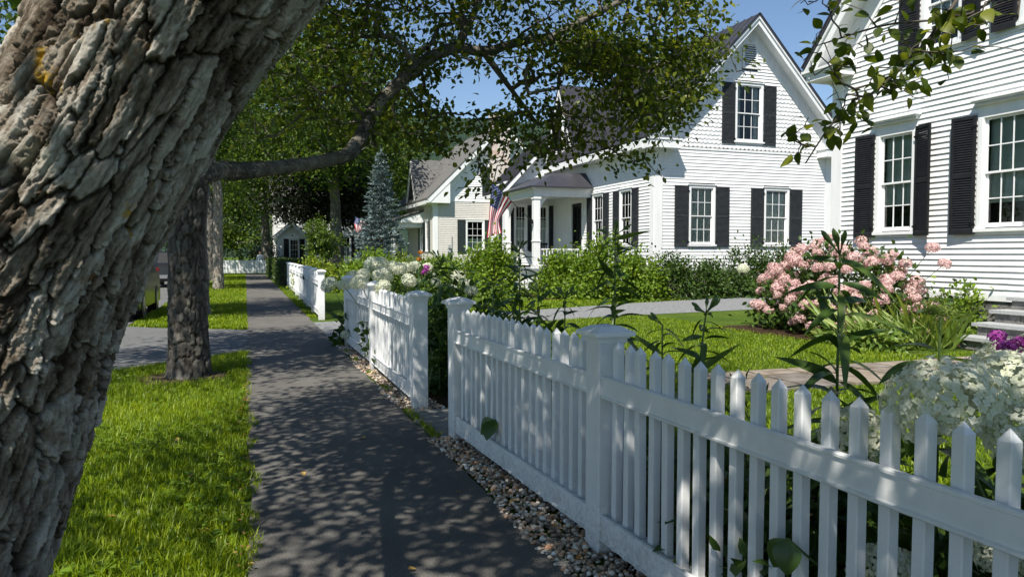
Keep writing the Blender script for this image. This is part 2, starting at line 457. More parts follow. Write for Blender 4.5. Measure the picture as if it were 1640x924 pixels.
def fence(label, posts, pitch=0.115, gate=(), last=True):
    pts = [np.array(p, float) for p in posts]
    t = thing('picket_fence', label, 'fence', (pts[0][0], pts[0][1], 0), 'white picket fences beside the sidewalk')
    for i, p in enumerate(pts):
        d = pts[min(i + 1, len(pts) - 1)] - pts[max(i - 1, 0)]
        a = math.atan2(d[0], d[1])
        if i == len(pts) - 1 and not last:
            continue
        po = add('post', POST, t, (p[0], p[1], rng.uniform(-0.008, 0.008)), (rng.uniform(-.006, .006), rng.uniform(-.006, .006), -a))
        ca = add('post_cap', CAP, po); ca.parent = po
    for i in range(len(pts) - 1):
        a, b = pts[i], pts[i + 1]
        d = b - a; L = np.linalg.norm(d); d /= L; n = np.array([-d[1], d[0]])  # n points to the street (-x)
        if n[0] > 0: n = -n
        a0 = a + d * 0.068; L2 = L - 0.136
        for zb, zt in ((0.79, 0.90), (0.072, 0.205)):
            mb = MB()
            prof = [(0.056, zb + 0.008), (0.060, zb), (0.046, zb), (-0.040, zb), (-0.040, zt - 0.03), (0.040, zt - 0.012), (0.040, zt), (0.056, zt), (0.062, zt - 0.006), (0.062, zt - 0.014), (0.054, zt - 0.018), (0.054, zb + 0.016), (0.062, zb + 0.013), (0.062, zb + 0.009)]
            prof = [(0.062, zb + 0.004), (0.058, zb), (-0.042, zb), (-0.042, zt - 0.028), (0.036, zt - 0.014), (0.040, zt), (0.058, zt), (0.062, zt - 0.004), (0.062, zt - 0.012), (0.053, zt - 0.016), (0.053, zb + 0.016), (0.062, zb + 0.012)]
            poly = [np.array([*(a0 + n * q), z]) for q, z in prof]
            mb.prism(poly, np.array([*(d * L2), 0]))
            mb.build('rail', fence_paint, t)
        k = int(round(L2 / pitch)); 
        for j in range(k):
            q = a0 + d * (L2 * (j + 0.5) / k)
            add('picket', PICK, t, (q[0], q[1], rng.uniform(-0.004, 0.004)), (rng.uniform(-.006, .006), rng.uniform(-.006, .006), -math.atan2(d[0], d[1])))
        if i in gate:
            mb = MB(); q = a + d * (L * 0.85) + n * 0.07
            mb.box((q[0] - .02, q[1] - .10, .78), (q[0] + .02, q[1] + .10, .81)).box((q[0] - .025, q[1] - .02, .74), (q[0] + .025, q[1] + .02, .85))
            mb.build('gate_latch', iron, t)
    return t
fence('near white picket fence running from the gate opening out of the right edge', [(1.624, 5.76), (1.706, 3.336), (1.76, 0.92), (1.80, -1.5)])
fence('short white picket fence with hydrangea heads leaning over, past the gate opening', [(1.585, 7.06), (1.605, 9.75), (1.60, 12.35)])
f3 = [tuple(G(513.5, 512)[:2]), tuple(G(497, 498.6)[:2]), tuple(G(483, 488)[:2])]
x3, y3 = f3[2]
fence('far white picket fence with a dark gate latch, beyond the driveway by the hedge', [(1.66, 17.7), (1.70, 20.1), (1.74, 22.5), (1.76, 23.8), (1.78, 26.2), (1.82, 28.7), (1.84, 31.1), (1.87, 33.5), (1.9, 36.0)], gate=(2,))

# pebble strips under the fences
def ico():
    t = (1 + 5 ** 0.5) / 2
    v = np.array([(-1, t, 0), (1, t, 0), (-1, -t, 0), (1, -t, 0), (0, -1, t), (0, 1, t), (0, -1, -t), (0, 1, -t), (t, 0, -1), (t, 0, 1), (-t, 0, -1), (-t, 0, 1)], float)
    f = [(0, 11, 5), (0, 5, 1), (0, 1, 7), (0, 7, 10), (0, 10, 11), (1, 5, 9), (5, 11, 4), (11, 10, 2), (10, 7, 6), (7, 1, 8), (3, 9, 4), (3, 4, 2), (3, 2, 6), (3, 6, 8), (3, 8, 9), (4, 9, 5), (2, 4, 11), (6, 2, 10), (8, 6, 7), (9, 8, 1)]
    return v / np.linalg.norm(v[0]), f
def ico2():
    v, f = ico(); v = [tuple(a) for a in v]; c = {}
    def mid(a, b):
        k = (min(a, b), max(a, b))
        if k not in c:
            m = (np.array(v[a]) + np.array(v[b])) / 2; v.append(tuple(m / np.linalg.norm(m))); c[k] = len(v) - 1
        return c[k]
    g = []
    for a, b, d in f:
        x, y, z = mid(a, b), mid(b, d), mid(d, a)
        g += [(a, x, z), (x, b, y), (z, y, d), (x, y, z)]
    return np.array(v), np.array(g)
def scatter(tv, tf, pos, scl, rnd, seed):
    R = np.random.RandomState(seed); n = len(pos)
    q = R.normal(size=(n, 4)); q /= np.linalg.norm(q, axis=1)[:, None]
    w, x, y, z = q.T
    rot = np.stack([np.stack([1 - 2 * (y * y + z * z), 2 * (x * y - z * w), 2 * (x * z + y * w)], -1), np.stack([2 * (x * y + z * w), 1 - 2 * (x * x + z * z), 2 * (y * z - x * w)], -1), np.stack([2 * (x * z - y * w), 2 * (y * z + x * w), 1 - 2 * (x * x + y * y)], -1)], 1)
    s = scl[:, None] * R.uniform(0.6, 1.15, (n, 3))
    V = np.einsum('nij,nkj->nki', rot, tv[None] * s[:, None, :])
    V[..., 2] *= 0.75
    V = V + pos[:, None, :]
    F = tf[None] + (np.arange(n) * len(tv))[:, None, None]
    return V.reshape(-1, 3), F.reshape(-1, tf.shape[1]), np.repeat(rnd, len(tv))
pebble_mat, _nt, _b = mat_new('pebbles')
_at = _nt.nodes.new('ShaderNodeAttribute'); _at.attribute_name = 'rnd'
_r = ramp(_nt, [(0.0, (0.12, 0.09, 0.07)), (0.2, (0.26, 0.20, 0.15)), (0.42, (0.42, 0.32, 0.23)), (0.58, (0.52, 0.27, 0.14)), (0.7, (0.55, 0.46, 0.36)), (0.88, (0.72, 0.66, 0.57)), (1.0, (0.82, 0.79, 0.74))])
_nt.links.new(_at.outputs['Fac'], _r.inputs[0]); _nt.links.new(_r.outputs[0], _b.inputs['Base Color'])
_b.inputs['Roughness'].default_value = 0.55
def pebbles(label, x0, x1, y0, y1, n, smin, smax, seed, fine):
    R = np.random.RandomState(seed)
    pos = np.stack([R.uniform(x0, x1, n), R.uniform(y0, y1, n), np.zeros(n)], -1)
    pos[:, 0] += 0.03 * np.sin(pos[:, 1] * 3)
    scl = R.uniform(smin, smax, n) * (0.8 + 0.5 * (R.rand(n) > 0.9))
    pos[:, 2] = R.uniform(-0.008, 0.022, n) * (1 - np.abs((pos[:, 0] - (x0 + x1) / 2) / (x1 - x0)))
    tv, tf = ico2() if fine else ico()
    V, F, r = scatter(np.asarray(tv), np.asarray(tf), pos, scl, R.rand(n), seed)
    o = add('pebbles', np_mesh('pebbles', V, F, pebble_mat, {'rnd': r}, True))
    tag(o, label, 'pebbles', kind='stuff')
pebbles('loose pale and brown pebbles between sidewalk and near picket fence', 1.40, 1.86, 2.0, 5.85, 4200, 0.010, 0.020, 2, True)
pebbles('loose grey and white pebbles along the short fence past the gate', 1.40, 1.80, 6.97, 12.4, 4200, 0.010, 0.021, 3, False)

# ------------------------------------------------------------------ houses
class Wall:
    """u runs along the wall, z up, d out of the wall"""
    def __init__(s, org, u, n):
        s.o = np.array(org, float); s.u = np.array(u, float); s.n = np.array(n, float)
    def __call__(s, u, z, d=0.0):
        return s.o + s.u * u + s.n * d + np.array([0, 0, z])
    def box(s, mb, u0, u1, z0, z1, d0, d1):
        return mb.hexa([s(u0, z0, d0), s(u1, z0, d0), s(u1, z0, d1), s(u0, z0, d1), s(u0, z1, d0), s(u1, z1, d0), s(u1, z1, d1), s(u0, z1, d1)])

def cut(iv, holes):
    out = [iv]
    for h0, h1 in holes:
        nxt = []
        for a, b in out:
            if h1 <= a or h0 >= b: nxt.append((a, b)); continue
            if h0 > a: nxt.append((a, h0))
            if h1 < b: nxt.append((h1, b))
        out = nxt
    return [(a, b) for a, b in out if b - a > 0.02]

def clapboards(parent, W, u0, u1, z0, z1, holes, expo, mat, top=None, joined=False, name='clapboard', proud=0.030, joints=0.0):
    """holes: (u0,u1,z0,z1). top(z)->(ulo,uhi) narrows the wall under a gable"""
    n = int(round((z1 - z0) / expo)); e = (z1 - z0) / n
    J = MB()
    for i in range(n):
        za = z0 + i * e; zb = za + e + 0.006; zm = za + e / 2
        la, ha = (top(za) if top else (u0, u1)); lb, hb = (top(za + e) if top else (u0, u1))
        la, ha = max(la, u0), min(ha, u1); lb, hb = max(lb, u0), min(hb, u1)
        if hb - lb < 0.05: continue
        hs = [(h[0], h[1]) for h in holes if h[2] < zm < h[3]]
        ivs = cut((la, ha), hs)
        if joints:
            iv2 = []
            for a, b in ivs:
                if b - a > 2.0 and rng.random() < joints:
                    q = rng.uniform(a + .6, b - .6); iv2 += [(a, q - .0015), (q + .0015, b)]
                else: iv2.append((a, b))
            ivs = iv2
        for a, b in ivs:
            a2 = lb if abs(a - la) < 1e-6 else a
            b2 = hb if abs(b - ha) < 1e-6 else b
            j = rng.uniform(-0.0015, 0.0015); pr = proud + rng.uniform(-0.002, 0.003)
            mb = J if joined else MB()
            mb.hexa([W(a, za + j, pr), W(b, za + j, pr), W(b, za + j, -0.004), W(a, za + j, -0.004), W(a2, zb, 0.004), W(b2, zb, 0.004), W(b2, zb, -0.004), W(a2, zb, -0.004)])
            if not joined: mb.build(name, mat, parent)
    if joined:
        o = J.build(name + '_siding', mat, parent); o['kind'] = 'stuff'

def shutter(parent, W, hinge_u, side, z0, z1, w, mat, ang=0.0, off=0.03, proud=0.035):
    """a louvred shutter hinged at hinge_u; side +1 lies to +u, -1 to -u; ang swings it off the wall"""
    ca, sa = math.cos(ang), math.sin(ang)
    def Q(s, z, d):
        return W(hinge_u + side * (s * ca - d * sa), z, off + s * sa + d * ca)
    def qb(mb, s0, s1, za, zb, d0, d1):
        mb.hexa([Q(s0, za, d0), Q(s1, za, d0), Q(s1, za, d1), Q(s0, za, d1), Q(s0, zb, d0), Q(s1, zb, d0), Q(s1, zb, d1), Q(s0, zb, d1)])
    mb = MB(); st = 0.05; zm = z0 + (z1 - z0) * 0.5
    qb(mb, 0, st, z0, z1, 0, proud); qb(mb, w - st, w, z0, z1, 0, proud)
    for za, zb in ((z0, z0 + 0.09), (zm - 0.04, zm + 0.04), (z1 - 0.06, z1)):
        qb(mb, st, w - st, za, zb, 0.002, proud - 0.002)
    s = mb.build('shutter', mat, parent)
    lv = MB()
    for za, zb in ((z0 + 0.09, zm - 0.04), (zm + 0.04, z1 - 0.06)):
        k = int((zb - za) / 0.042)
        for i in range(k):
            z = za + (zb - za) * (i + 0.5) / k; h = 0.024; t = 0.004
            lv.hexa([Q(st, z - h, proud - .004), Q(w - st, z - h, proud - .004), Q(w - st, z - h + t, proud - .004), Q(st, z - h + t, proud - .004), Q(st, z + h - t, 0.006), Q(w - st, z + h - t, 0.006), Q(w - st, z + h, 0.006), Q(st, z + h, 0.006)])
    o = lv.build('louvre_slats', mat, s); o['kind'] = 'stuff'
    hb = MB()
    for z in (z0 + 0.18, z1 - 0.2):
        hb.hexa([Q(-0.03, z - .02, proud), Q(0.07, z - .02, proud), Q(0.07, z - .02, proud + .008), Q(-0.03, z - .02, proud + .008), Q(-0.03, z + .02, proud), Q(0.07, z + .02, proud), Q(0.07, z + .02, proud + .008), Q(-0.03, z + .02, proud + .008)])
    hb.build('hinge', iron, s)
    return s

def window(parent, W, u0, u1, z0, z1, cas=0.11, cap='plain', cols=3, rows=2, inner='shade', shade=0.55, panes=True, sill=0.06, mat=None):
    """double-hung window: sash opening u0..u1, z0..z1. returns casing rectangle"""
    mat = mat or white_paint
    mb = MB()
    for a, b in ((u0 - cas, u0), (u1, u1 + cas)):
        W.box(mb, a, b, z0 - 0.02, z1 + 0.001, -0.05, 0.04)
        W.box(mb, a + 0.02, b - 0.02, z0 - 0.02, z1, 0.04, 0.048)
    W.box(mb, u0 - cas, u1 + cas, z1 + 0.001, z1 + cas, -0.05, 0.041)
    W.box(mb, u0 - cas - 0.05, u1 + cas + 0.05, z0 - 0.02 - sill, z0 - 0.021, -0.05, 0.085)
    W.box(mb, u0 - cas, u1 + cas, z0 - sill - 0.08, z0 - 0.021 - sill, -0.02, 0.035)
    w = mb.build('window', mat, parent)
    zt = z1 + cas
    if cap == 'crown':
        c = MB()
        W.box(c, u0 - cas, u1 + cas, zt, zt + 0.10, -0.02, 0.035)
        W.box(c, u0 - cas - 0.02, u1 + cas + 0.02, zt + 0.101, zt + 0.15, -0.02, 0.10)
        W.box(c, u0 - cas - 0.05, u1 + cas + 0.05, zt + 0.151, zt + 0.18, -0.02, 0.15)
        W.box(c, u0 - cas - 0.07, u1 + cas + 0.07, zt + 0.181, zt + 0.205, -0.02, 0.175)
        u = u0 - cas
        while u < u1 + cas - 0.01:
            W.box(c, u, u + 0.012, zt + 0.112, zt + 0.145, 0.10, 0.125); u += 0.026
        c.build('window_cap', mat, w); zt += 0.21
    else:
        c = MB(); W.box(c, u0 - cas - 0.05, u1 + cas + 0.05, zt + 0.001, zt + 0.035, -0.02, 0.075)
        c.build('window_cap', mat, w); zt += 0.036
    zm = (z0 + z1) / 2
    for k, (za, zb, d) in enumerate(((zm - 0.018, z1, -0.012), (z0, zm + 0.018, -0.050))):
        s = MB(); fr = 0.042; br = 0.075 if k else 0.036
        W.box(s, u0, u0 + fr, za, zb, d - 0.034, d); W.box(s, u1 - fr, u1, za, zb, d - 0.034, d)
        W.box(s, u0 + fr, u1 - fr, zb - fr + .002, zb, d - 0.033, d - .001); W.box(s, u0 + fr, u1 - fr, za, za + br, d - 0.033, d - .001)
        ia, ib, ja, jb = u0 + fr, u1 - fr, za + br, zb - fr
        for c in range(1, cols):
            x = ia + (ib - ia) * c / cols; W.box(s, x - 0.010, x + 0.010, ja, jb, d - 0.026, d - 0.006)
        for r in range(1, rows):
            z = ja + (jb - ja) * r / rows; W.box(s, ia, ib, z - 0.010, z + 0.010, d - 0.025, d - 0.007)
        s.build('sash', mat, w)
        if panes:
            for c in range(cols):
                for r in range(rows):
                    p = MB(); a = ia + (ib - ia) * c / cols; b = ia + (ib - ia) * (c + 1) / cols
                    e = ja + (jb - ja) * r / rows; f = ja + (jb - ja) * (r + 1) / rows
                    W.box(p, a + .006, b - .006, e + .006, f - .006, d - 0.018, d - 0.015)
                    p.build('pane', glass, w)
        else:
            p = MB(); W.box(p, ia - .004, ib + .004, ja - .004, jb + .004, d - 0.018, d - 0.015); p.build('pane', glass, w)
    # room behind the glass
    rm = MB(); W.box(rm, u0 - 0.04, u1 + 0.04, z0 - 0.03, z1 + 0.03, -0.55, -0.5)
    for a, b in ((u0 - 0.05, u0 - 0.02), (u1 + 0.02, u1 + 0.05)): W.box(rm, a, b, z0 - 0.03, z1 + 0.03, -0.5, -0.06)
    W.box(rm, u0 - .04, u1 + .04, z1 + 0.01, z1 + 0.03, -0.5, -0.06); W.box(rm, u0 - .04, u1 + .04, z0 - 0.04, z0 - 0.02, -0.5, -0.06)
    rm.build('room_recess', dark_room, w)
    if inner == 'shade':
        c = MB(); W.box(c, u0 + .01, u1 - .01, z1 - (z1 - z0) * shade, z1, -0.13, -0.125)
        W.box(c, u0 + .01, u1 - .01, z1 - (z1 - z0) * shade - 0.03, z1 - (z1 - z0) * shade, -0.135, -0.12)
        c.build('roller_shade', blind_mat, w)
    elif inner == 'lace':
        c = MB(); n = 24
        for (ta, tb) in ((0.02, shade),):
            for i in range(n):
                a = u0 + (u1 - u0) * i / n; b = u0 + (u1 - u0) * (i + 1) / n
                da = -0.105 + 0.012 * math.sin(i * 1.9); db = -0.105 + 0.012 * math.sin((i + 1) * 1.9)
                za = z0 + (z1 - z0) * ta; zb = z0 + (z1 - z0) * tb
                c.addv([W(a, za, da), W(b, za, db), W(b, zb, db), W(a, zb, da)], [(0, 1, 2, 3)])
        c.build('curtain', lace_mat, w)
    elif inner == 'drape':
        c = MB(); n = 10
        for lo, hi in ((u0 + .01, u0 + (u1 - u0) * .22), (u1 - (u1 - u0) * .22, u1 - .01)):
            for i in range(n):
                a = lo + (hi - lo) * i / n; b = lo + (hi - lo) * (i + 1) / n
                da = -0.15 + 0.02 * math.sin(i * 2.1); db = -0.15 + 0.02 * math.sin((i + 1) * 2.1)
                c.addv([W(a, z0, da), W(b, z0, db), W(b, z1, db), W(a, z1, da)], [(0, 1, 2, 3)])
        c.build('curtain', lace_mat, w)
    return (u0 - cas - 0.001, u1 + cas + 0.001, z0 - sill - 0.08, zt)

def slope_roof(parent, A, B, C, D, panels, thick=0.05, mat=None, rib=0.03):
    """A,B eave ends; D,C ridge ends above A,B. standing seam panels, each a part of the roof"""
    A, B, C, D = [np.array(p, float) for p in (A, B, C, D)]
    nrm = np.cross(B - A, D - A); nrm /= np.linalg.norm(nrm)
    if nrm[2] < 0: nrm = -nrm
    mb = MB(); mb.prism([A, B, C, D], -nrm * thick)
    r = mb.build('roof', mat or metal_roof, parent)
    for i in range(panels):
        t0, t1 = i / panels, (i + 1) / panels
        e0 = A + (B - A) * t0; e1 = A + (B - A) * t1; r0 = D + (C - D) * t0; r1 = D + (C - D) * t1
        du = (e1 - e0) / np.linalg.norm(e1 - e0)
        p = MB()
        p.prism([e0 + du * .002 + nrm * .003, e1 - du * .002 + nrm * .003, r1 - du * .002 + nrm * .003, r0 + du * .002 + nrm * .003], nrm * 0.006)
        p.prism([e0 - du * .012 + nrm * .009, e0 + du * .012 + nrm * .009, r0 + du * .012 + nrm * .009, r0 - du * .012 + nrm * .009], nrm * rib)
        p.build('roof_panel', mat or metal_roof, r)
    return r

def bar(mb, a, b, off0, off1, n):
    """board from a to b: in-plane band between perpendicular offsets, extruded by n"""
    a, b, n = [np.array(p, float) for p in (a, b, n)]
    d = (b - a) / np.linalg.norm(b - a)
    nn = n / np.linalg.norm(n)
    j = nn * rng.uniform(0, .009); a = a + j; b = b + j      # crossing boards never share a plane
    q = np.cross(d, nn)
    if q[2] > 0: q = -q
    mb.prism([a + q * off0, b + q * off0, b + q * off1, a + q * off1], n)

# ---------------- house on the right, gable end to the street
XA, YA0, YA1, EA = 12.2, 12.95, 5.45, 5.95
HA = thing('white_house', 'nearest white clapboard house with black shutters behind the pink hydrangea bush', 'house', (XA, YA0, 0))
WA = Wall((XA, YA0, 0), (0, -1, 0), (-1, 0, 0))
LA = YA0 - YA1
holes = []
def U(y): return YA0 - y
for (ya, yb) in ((11.66, 10.90), (9.42, 8.66), (7.1, 6.34)):
    holes.append(window(HA, WA, U(ya), U(yb), 1.98, 3.88, 0.115, 'crown', inner='shade', shade=0.72 if ya > 11 else 0.76))
    shutter(HA, WA, U(ya) - 0.125, -1, 1.86, 3.95, 0.45, black_paint, 0.10, 0.05)
    shutter(HA, WA, U(yb) + 0.125, 1, 1.86, 3.95, 0.45, black_paint, 0.30, 0.06)
for (ya, yb) in ((10.66, 9.98), (8.75, 8.07)):
    holes.append(window(HA, WA, U(ya), U(yb), 5.38, 7.0, 0.115, 'plain', inner='shade', shade=0.8))
    shutter(HA, WA, U(ya) - 0.125, -1, 5.3, 7.05, 0.42, black_paint, 0.08, 0.05)
    shutter(HA, WA, U(yb) + 0.125, 1, 5.3, 7.05, 0.42, black_paint, 0.25, 0.06)
SA = 1.12
cb = 0.26
def topA(z):
    k = max(0.0, (z - EA + 0.25) / SA)
    return (cb + k, LA - cb - k)
clapboards(HA, WA, cb, LA - cb, 0.80, EA + SA * LA / 2 - 0.7, holes, 0.103, white_paint, topA, joints=.7)
mb = MB(); mb.box((XA, YA0, 0.0), (XA + 0.3, YA1, 0.72)); mb.build('foundation', stone_rough, HA)
mb = MB(); WA.box(mb, 0, LA, 0.70, 0.80, -0.02, 0.03); mb.build('skirt_board', white_paint, HA)
for a, b in ((-0.03, cb), (LA - cb, LA + 0.03)):
    mb = MB(); WA.box(mb, a, b, 0.80, EA - 0.3, -0.02, 0.045); mb.build('corner_board', white_paint, HA)
mb = MB(); mb.box((XA + 0.62, YA0 - 0.3, 0.1), (XA + 12, YA1 + 0.3, EA)); mb.build('interior_core', dark_room, HA)
mb = MB(); mb.box((XA + 0.01, YA0, 0.7), (XA + 12, YA0 - 0.12, EA + .1)); mb.build('side_wall', white_paint, HA)
mb = MB(); mb.box((XA + 0.01, YA1, 0.7), (XA + 12, YA1 + 0.12, EA + .1)); mb.build('side_wall', white_paint, HA)
yc = (YA0 + YA1) / 2; ov = 0.42; fo = 0.55
pk = EA + SA * (LA / 2); ze = EA - SA * ov
for sgn, ye in ((1, YA0 + ov), (-1, YA1 - ov)):
    slope_roof(HA, (XA - fo, ye, ze + .12), (XA + 12, ye, ze + .12), (XA + 12, yc, pk + .12), (XA - fo, yc, pk + .12), 24)
    mb = MB(); e = np.array([XA - fo + 0.02, ye, ze]); p_ = np.array([XA - fo + 0.02, yc, pk])
    bar(mb, e, p_, -0.08, 0.03, (0.05, 0, 0)); mb.build('rake_moulding', white_paint, HA)
    mb = MB(); bar(mb, e + [0.05, 0, 0], p_ + [0.05, 0, 0], -0.06, 0.20, (0.04, 0, 0)); mb.build('rake_fascia', white_paint, HA)
    mb = MB(); bar(mb, e + [0.07, 0, 0], p_ + [0.07, 0, 0], 0.06, 0.10, (fo - 0.05, 0, 0)); mb.build('rake_soffit', white_paint, HA)
    mb = MB(); bar(mb, e + [fo - 0.06, 0, 0], p_ + [fo - 0.06, 0, 0], 0.10, 0.52, (0.04, 0, 0)); mb.build('rake_frieze', white_paint, HA)
    # cornice return at the eave corner
    mb = MB(); s = sgn; yo = YA0 if s > 0 else YA1
    y_out = ye - s * 0.02; y_in = yo - s * 0.55
    for x0, za, zb, g in ((XA - fo + .10, ze - .18, ze - .05, 0.0), (XA - fo + .06, ze - .05, ze + .0, 0.03), (XA - fo + .02, ze + .0, ze + .05, 0.06)):
        mb.box((x0, y_out + s * g, za), (XA + 0.06, y_in - s * g, zb))
    mb.build('cornice_return', white_paint, HA)
    mb = MB(); mb.box((XA + 0.06, ye - s * 0.03, ze - 0.18), (XA + 12, yo, ze + 0.05)); mb.build('eave_soffit', white_paint, HA)

# granite steps up to house A
st = thing('stone_steps', 'granite slab steps on dark stone risers beside the nearest white house', 'steps', (11.4, 7.6, 0))
for i in range(4):
    x0 = 10.75 + 0.36 * i; zt = 0.20 * (i + 1)
    mb = MB(); mb.box((x0, 8.75 - 0.02 * i, zt - 0.055), (x0 + 0.44, 5.6, zt)); mb.build('tread', stone_step, st)
    y = 8.68 - 0.02 * i
    while y > 5.7:
        w = rng.uniform(0.3, 0.55); b = MB()
        q = rng.uniform(0, 0.015)
        b.box((x0 + 0.04 + q, y, (0.0 if i == 0 else zt - 0.20 + .002)), (x0 + 0.36, max(5.65, y - w + 0.012), zt - 0.057)); b.build('riser_stone', stone_rough, st); y -= w

# ---------------- middle house: gable to the camera, porch and wing to the street
XB, YB, XB2 = 14.05, 23.6, 22.1
HB = thing('white_house', 'white house with fish-scale gable shingles, dark metal roof and flag on its porch', 'house', (XB, YB, 0))
WB = Wall((XB, YB, 0), (1, 0, 0), (0, -1, 0)); LB = XB2 - XB
WS = Wall((XB, YB, 0), (0, 1, 0), (-1, 0, 0))
def UB(x): return x - XB
hB = []
for a, b in ((15.53, 16.57), (18.9, 19.98)):
    hB.append(window(HB, WB, UB(a) + .04, UB(b) - .04, 1.90, 3.98, 0.10, 'plain', inner='lace', shade=0.98 if a < 16 else 0.94))
    shutter(HB, WB, UB(a) - 0.07, -1, 1.80, 4.05, 0.60, charcoal_paint)
    shutter(HB, WB, UB(b) + 0.07, 1, 1.80, 4.05, 0.60, charcoal_paint)
hu = window(HB, WB, UB(17.56), UB(18.64), 5.82, 7.9, 0.10, 'plain', inner='drape')
shutter(HB, WB, UB(17.56) - 0.11, -1, 5.68, 7.95, 0.58, charcoal_paint)
shutter(HB, WB, UB(18.64) + 0.11, 1, 5.68, 7.95, 0.58, charcoal_paint)
cbB = 0.30
clapboards(HB, WB, cbB, LB - cbB, 1.0, 5.38, hB, 0.122, white_paint, proud=.025)
pkB = 10.33; cB = LB / 2
def topB(z):
    k = (pkB - 0.62 - z) / 1.03
    return (cB - k, cB + k)
# fish-scale shingles in the gable, clapboards above them
sh = MB(); zrow = 5.47; row = 0; SWD, EXP = 0.19, 0.155
while zrow < 7.95:
    lo, hi = topB(zrow + EXP)
    lo = max(lo, 0.05); hi = min(hi, LB - 0.05)
    u = lo + (SWD / 2 if row % 2 else 0) - SWD
    while u < hi:
        a, b = max(u, lo), min(u + SWD, hi)
        mid = (u + u + SWD) / 2
        if b - a > 0.03 and not (hu[0] - 0.02 < mid < hu[1] + 0.02 and hu[2] < zrow + EXP * .6 < hu[3]):
            r = (b - a) / 2; m = (a + b) / 2; pr = 0.034 + rng.uniform(0, 0.006); zt = zrow + EXP + 0.05; dz = rng.uniform(-.004, .004)
            pts = [WB(a + .002, zt, 0.003)] + [WB(m + (r - .002) * math.cos(t), zrow + dz + 0.075 * (1 + math.sin(t)), pr) for t in [math.pi + math.pi * q / 6 for q in range(7)]] + [WB(b - .002, zt, 0.003)]
            k = len(pts); back = [p + np.array([0, .012, 0]) for p in pts]
            sh.addv(pts + back, [tuple(range(k))] + [(i, k + i, k + i + 1, i + 1) for i in range(1, k - 2)])
        u += SWD
    zrow += EXP; row += 1
o = sh.build('scallop_shingles', white_paint, HB); o['kind'] = 'stuff'
mb = MB(); mb.prism([WB(0.0, 5.4, -.60), WB(LB, 5.4, -.60), WB(LB, 6.0, -.60), WB(cB, pkB - .2, -.60), WB(0, 6.0, -.60)], (0, -0.022, 0)); mb.build('gable_sheathing', white_paint, HB)
mb = MB(); WB.box(mb, 0, LB, 5.38, 5.46, 0.0, 0.035); mb.build('belt_board', white_paint, HB)
mb = MB(); mb.prism([WB(cB - .62, 9.40, .0), WB(cB + .62, 9.40, .0), WB(cB, pkB - .05, .0)], (0, -.02, 0)); mb.build('gable_peak_board', white_paint, HB)
clapboards(HB, WB, 0, LB, 7.97, 9.4, [(UB(17.74), UB(18.46), 8.5, 9.55), hu], 0.122, white_paint, topB)
mb = MB(); WB.box(mb, UB(17.76), UB(17.84), 8.53, 9.52, 0, 0.072); WB.box(mb, UB(18.36), UB(18.44), 8.53, 9.52, 0, 0.072); WB.box(mb, UB(17.84), UB(18.36), 9.44, 9.52, 0, 0.071); WB.box(mb, UB(17.84), UB(18.36), 8.53, 8.60, 0, 0.071)
vt = mb.build('gable_vent', white_paint, HB)
for i in range(10):
    z = 8.61 + i * 0.083; m2 = MB()
    m2.hexa([WB(UB(17.84), z, .064), WB(UB(18.36), z, .064), WB(UB(18.36), z + .012, .064), WB(UB(17.84), z + .012, .064), WB(UB(17.84), z + .055, .002), WB(UB(18.36), z + .055, .002), WB(UB(18.36), z + .067, .002), WB(UB(17.84), z + .067, .002)])
    m2.build('slat', white_paint, vt)
for a, b in ((-0.025, cbB), (LB - cbB, LB + 0.025)):
    mb = MB(); WB.box(mb, a, b, 1.0, 5.37, -0.02, 0.045); mb.build('corner_board', white_paint, HB)
mb = MB(); WS.box(mb, 0.001, cbB, 1.0, 5.37, -0.02, 0.043); mb.build('corner_board', white_paint, HB)
mb = MB(); mb.box((XB, YB, 0), (XB2, YB + 14, 0.95)); mb.build('foundation', stone_rough, HB)
mb = MB(); WB.box(mb, 0, LB, 0.9, 1.0, -0.02, 0.03); WS.box(mb, 0.0, 9.4, 0.9, 1.0, -0.02, 0.028); mb.build('skirt_board', white_paint, HB)
mb = MB(); mb.box((XB + 0.6, YB + 0.6, 0.95), (XB2 - 0.1, YB + 13.8, 5.4)); mb.build('interior_core', dark_room, HB)
mb = MB(); mb.box((XB2 - .1, YB + .05, 0.95), (XB2, YB + 13.8, 5.9)); mb.build('side_wall', white_paint, HB)
# street-side wall
hS = []
for (ya, yb) in ((25.32, 26.16), (27.74, 28.58)):
    hS.append(window(HB, WS, ya - YB, yb - YB, 1.90, 3.98, 0.09, 'plain', inner='drape' if ya < 26 else 'lace', shade=.5))
    shutter(HB, WS, ya - YB - 0.10, -1, 1.80, 4.05, 0.50, charcoal_paint)
    shutter(HB, WS, yb - YB + 0.10, 1, 1.80, 4.05, 0.50, charcoal_paint)
hS.append((29.6 - YB, 30.95 - YB, 0.9, 3.95))
clapboards(HB, WS, cbB, 9.4, 1.0, 4.9, hS, 0.122, white_paint)
mb = MB(); WS.box(mb, 0.02, 9.4, 4.9, 5.75, -0.02, 0.03); mb.build('frieze_board', white_paint, HB)
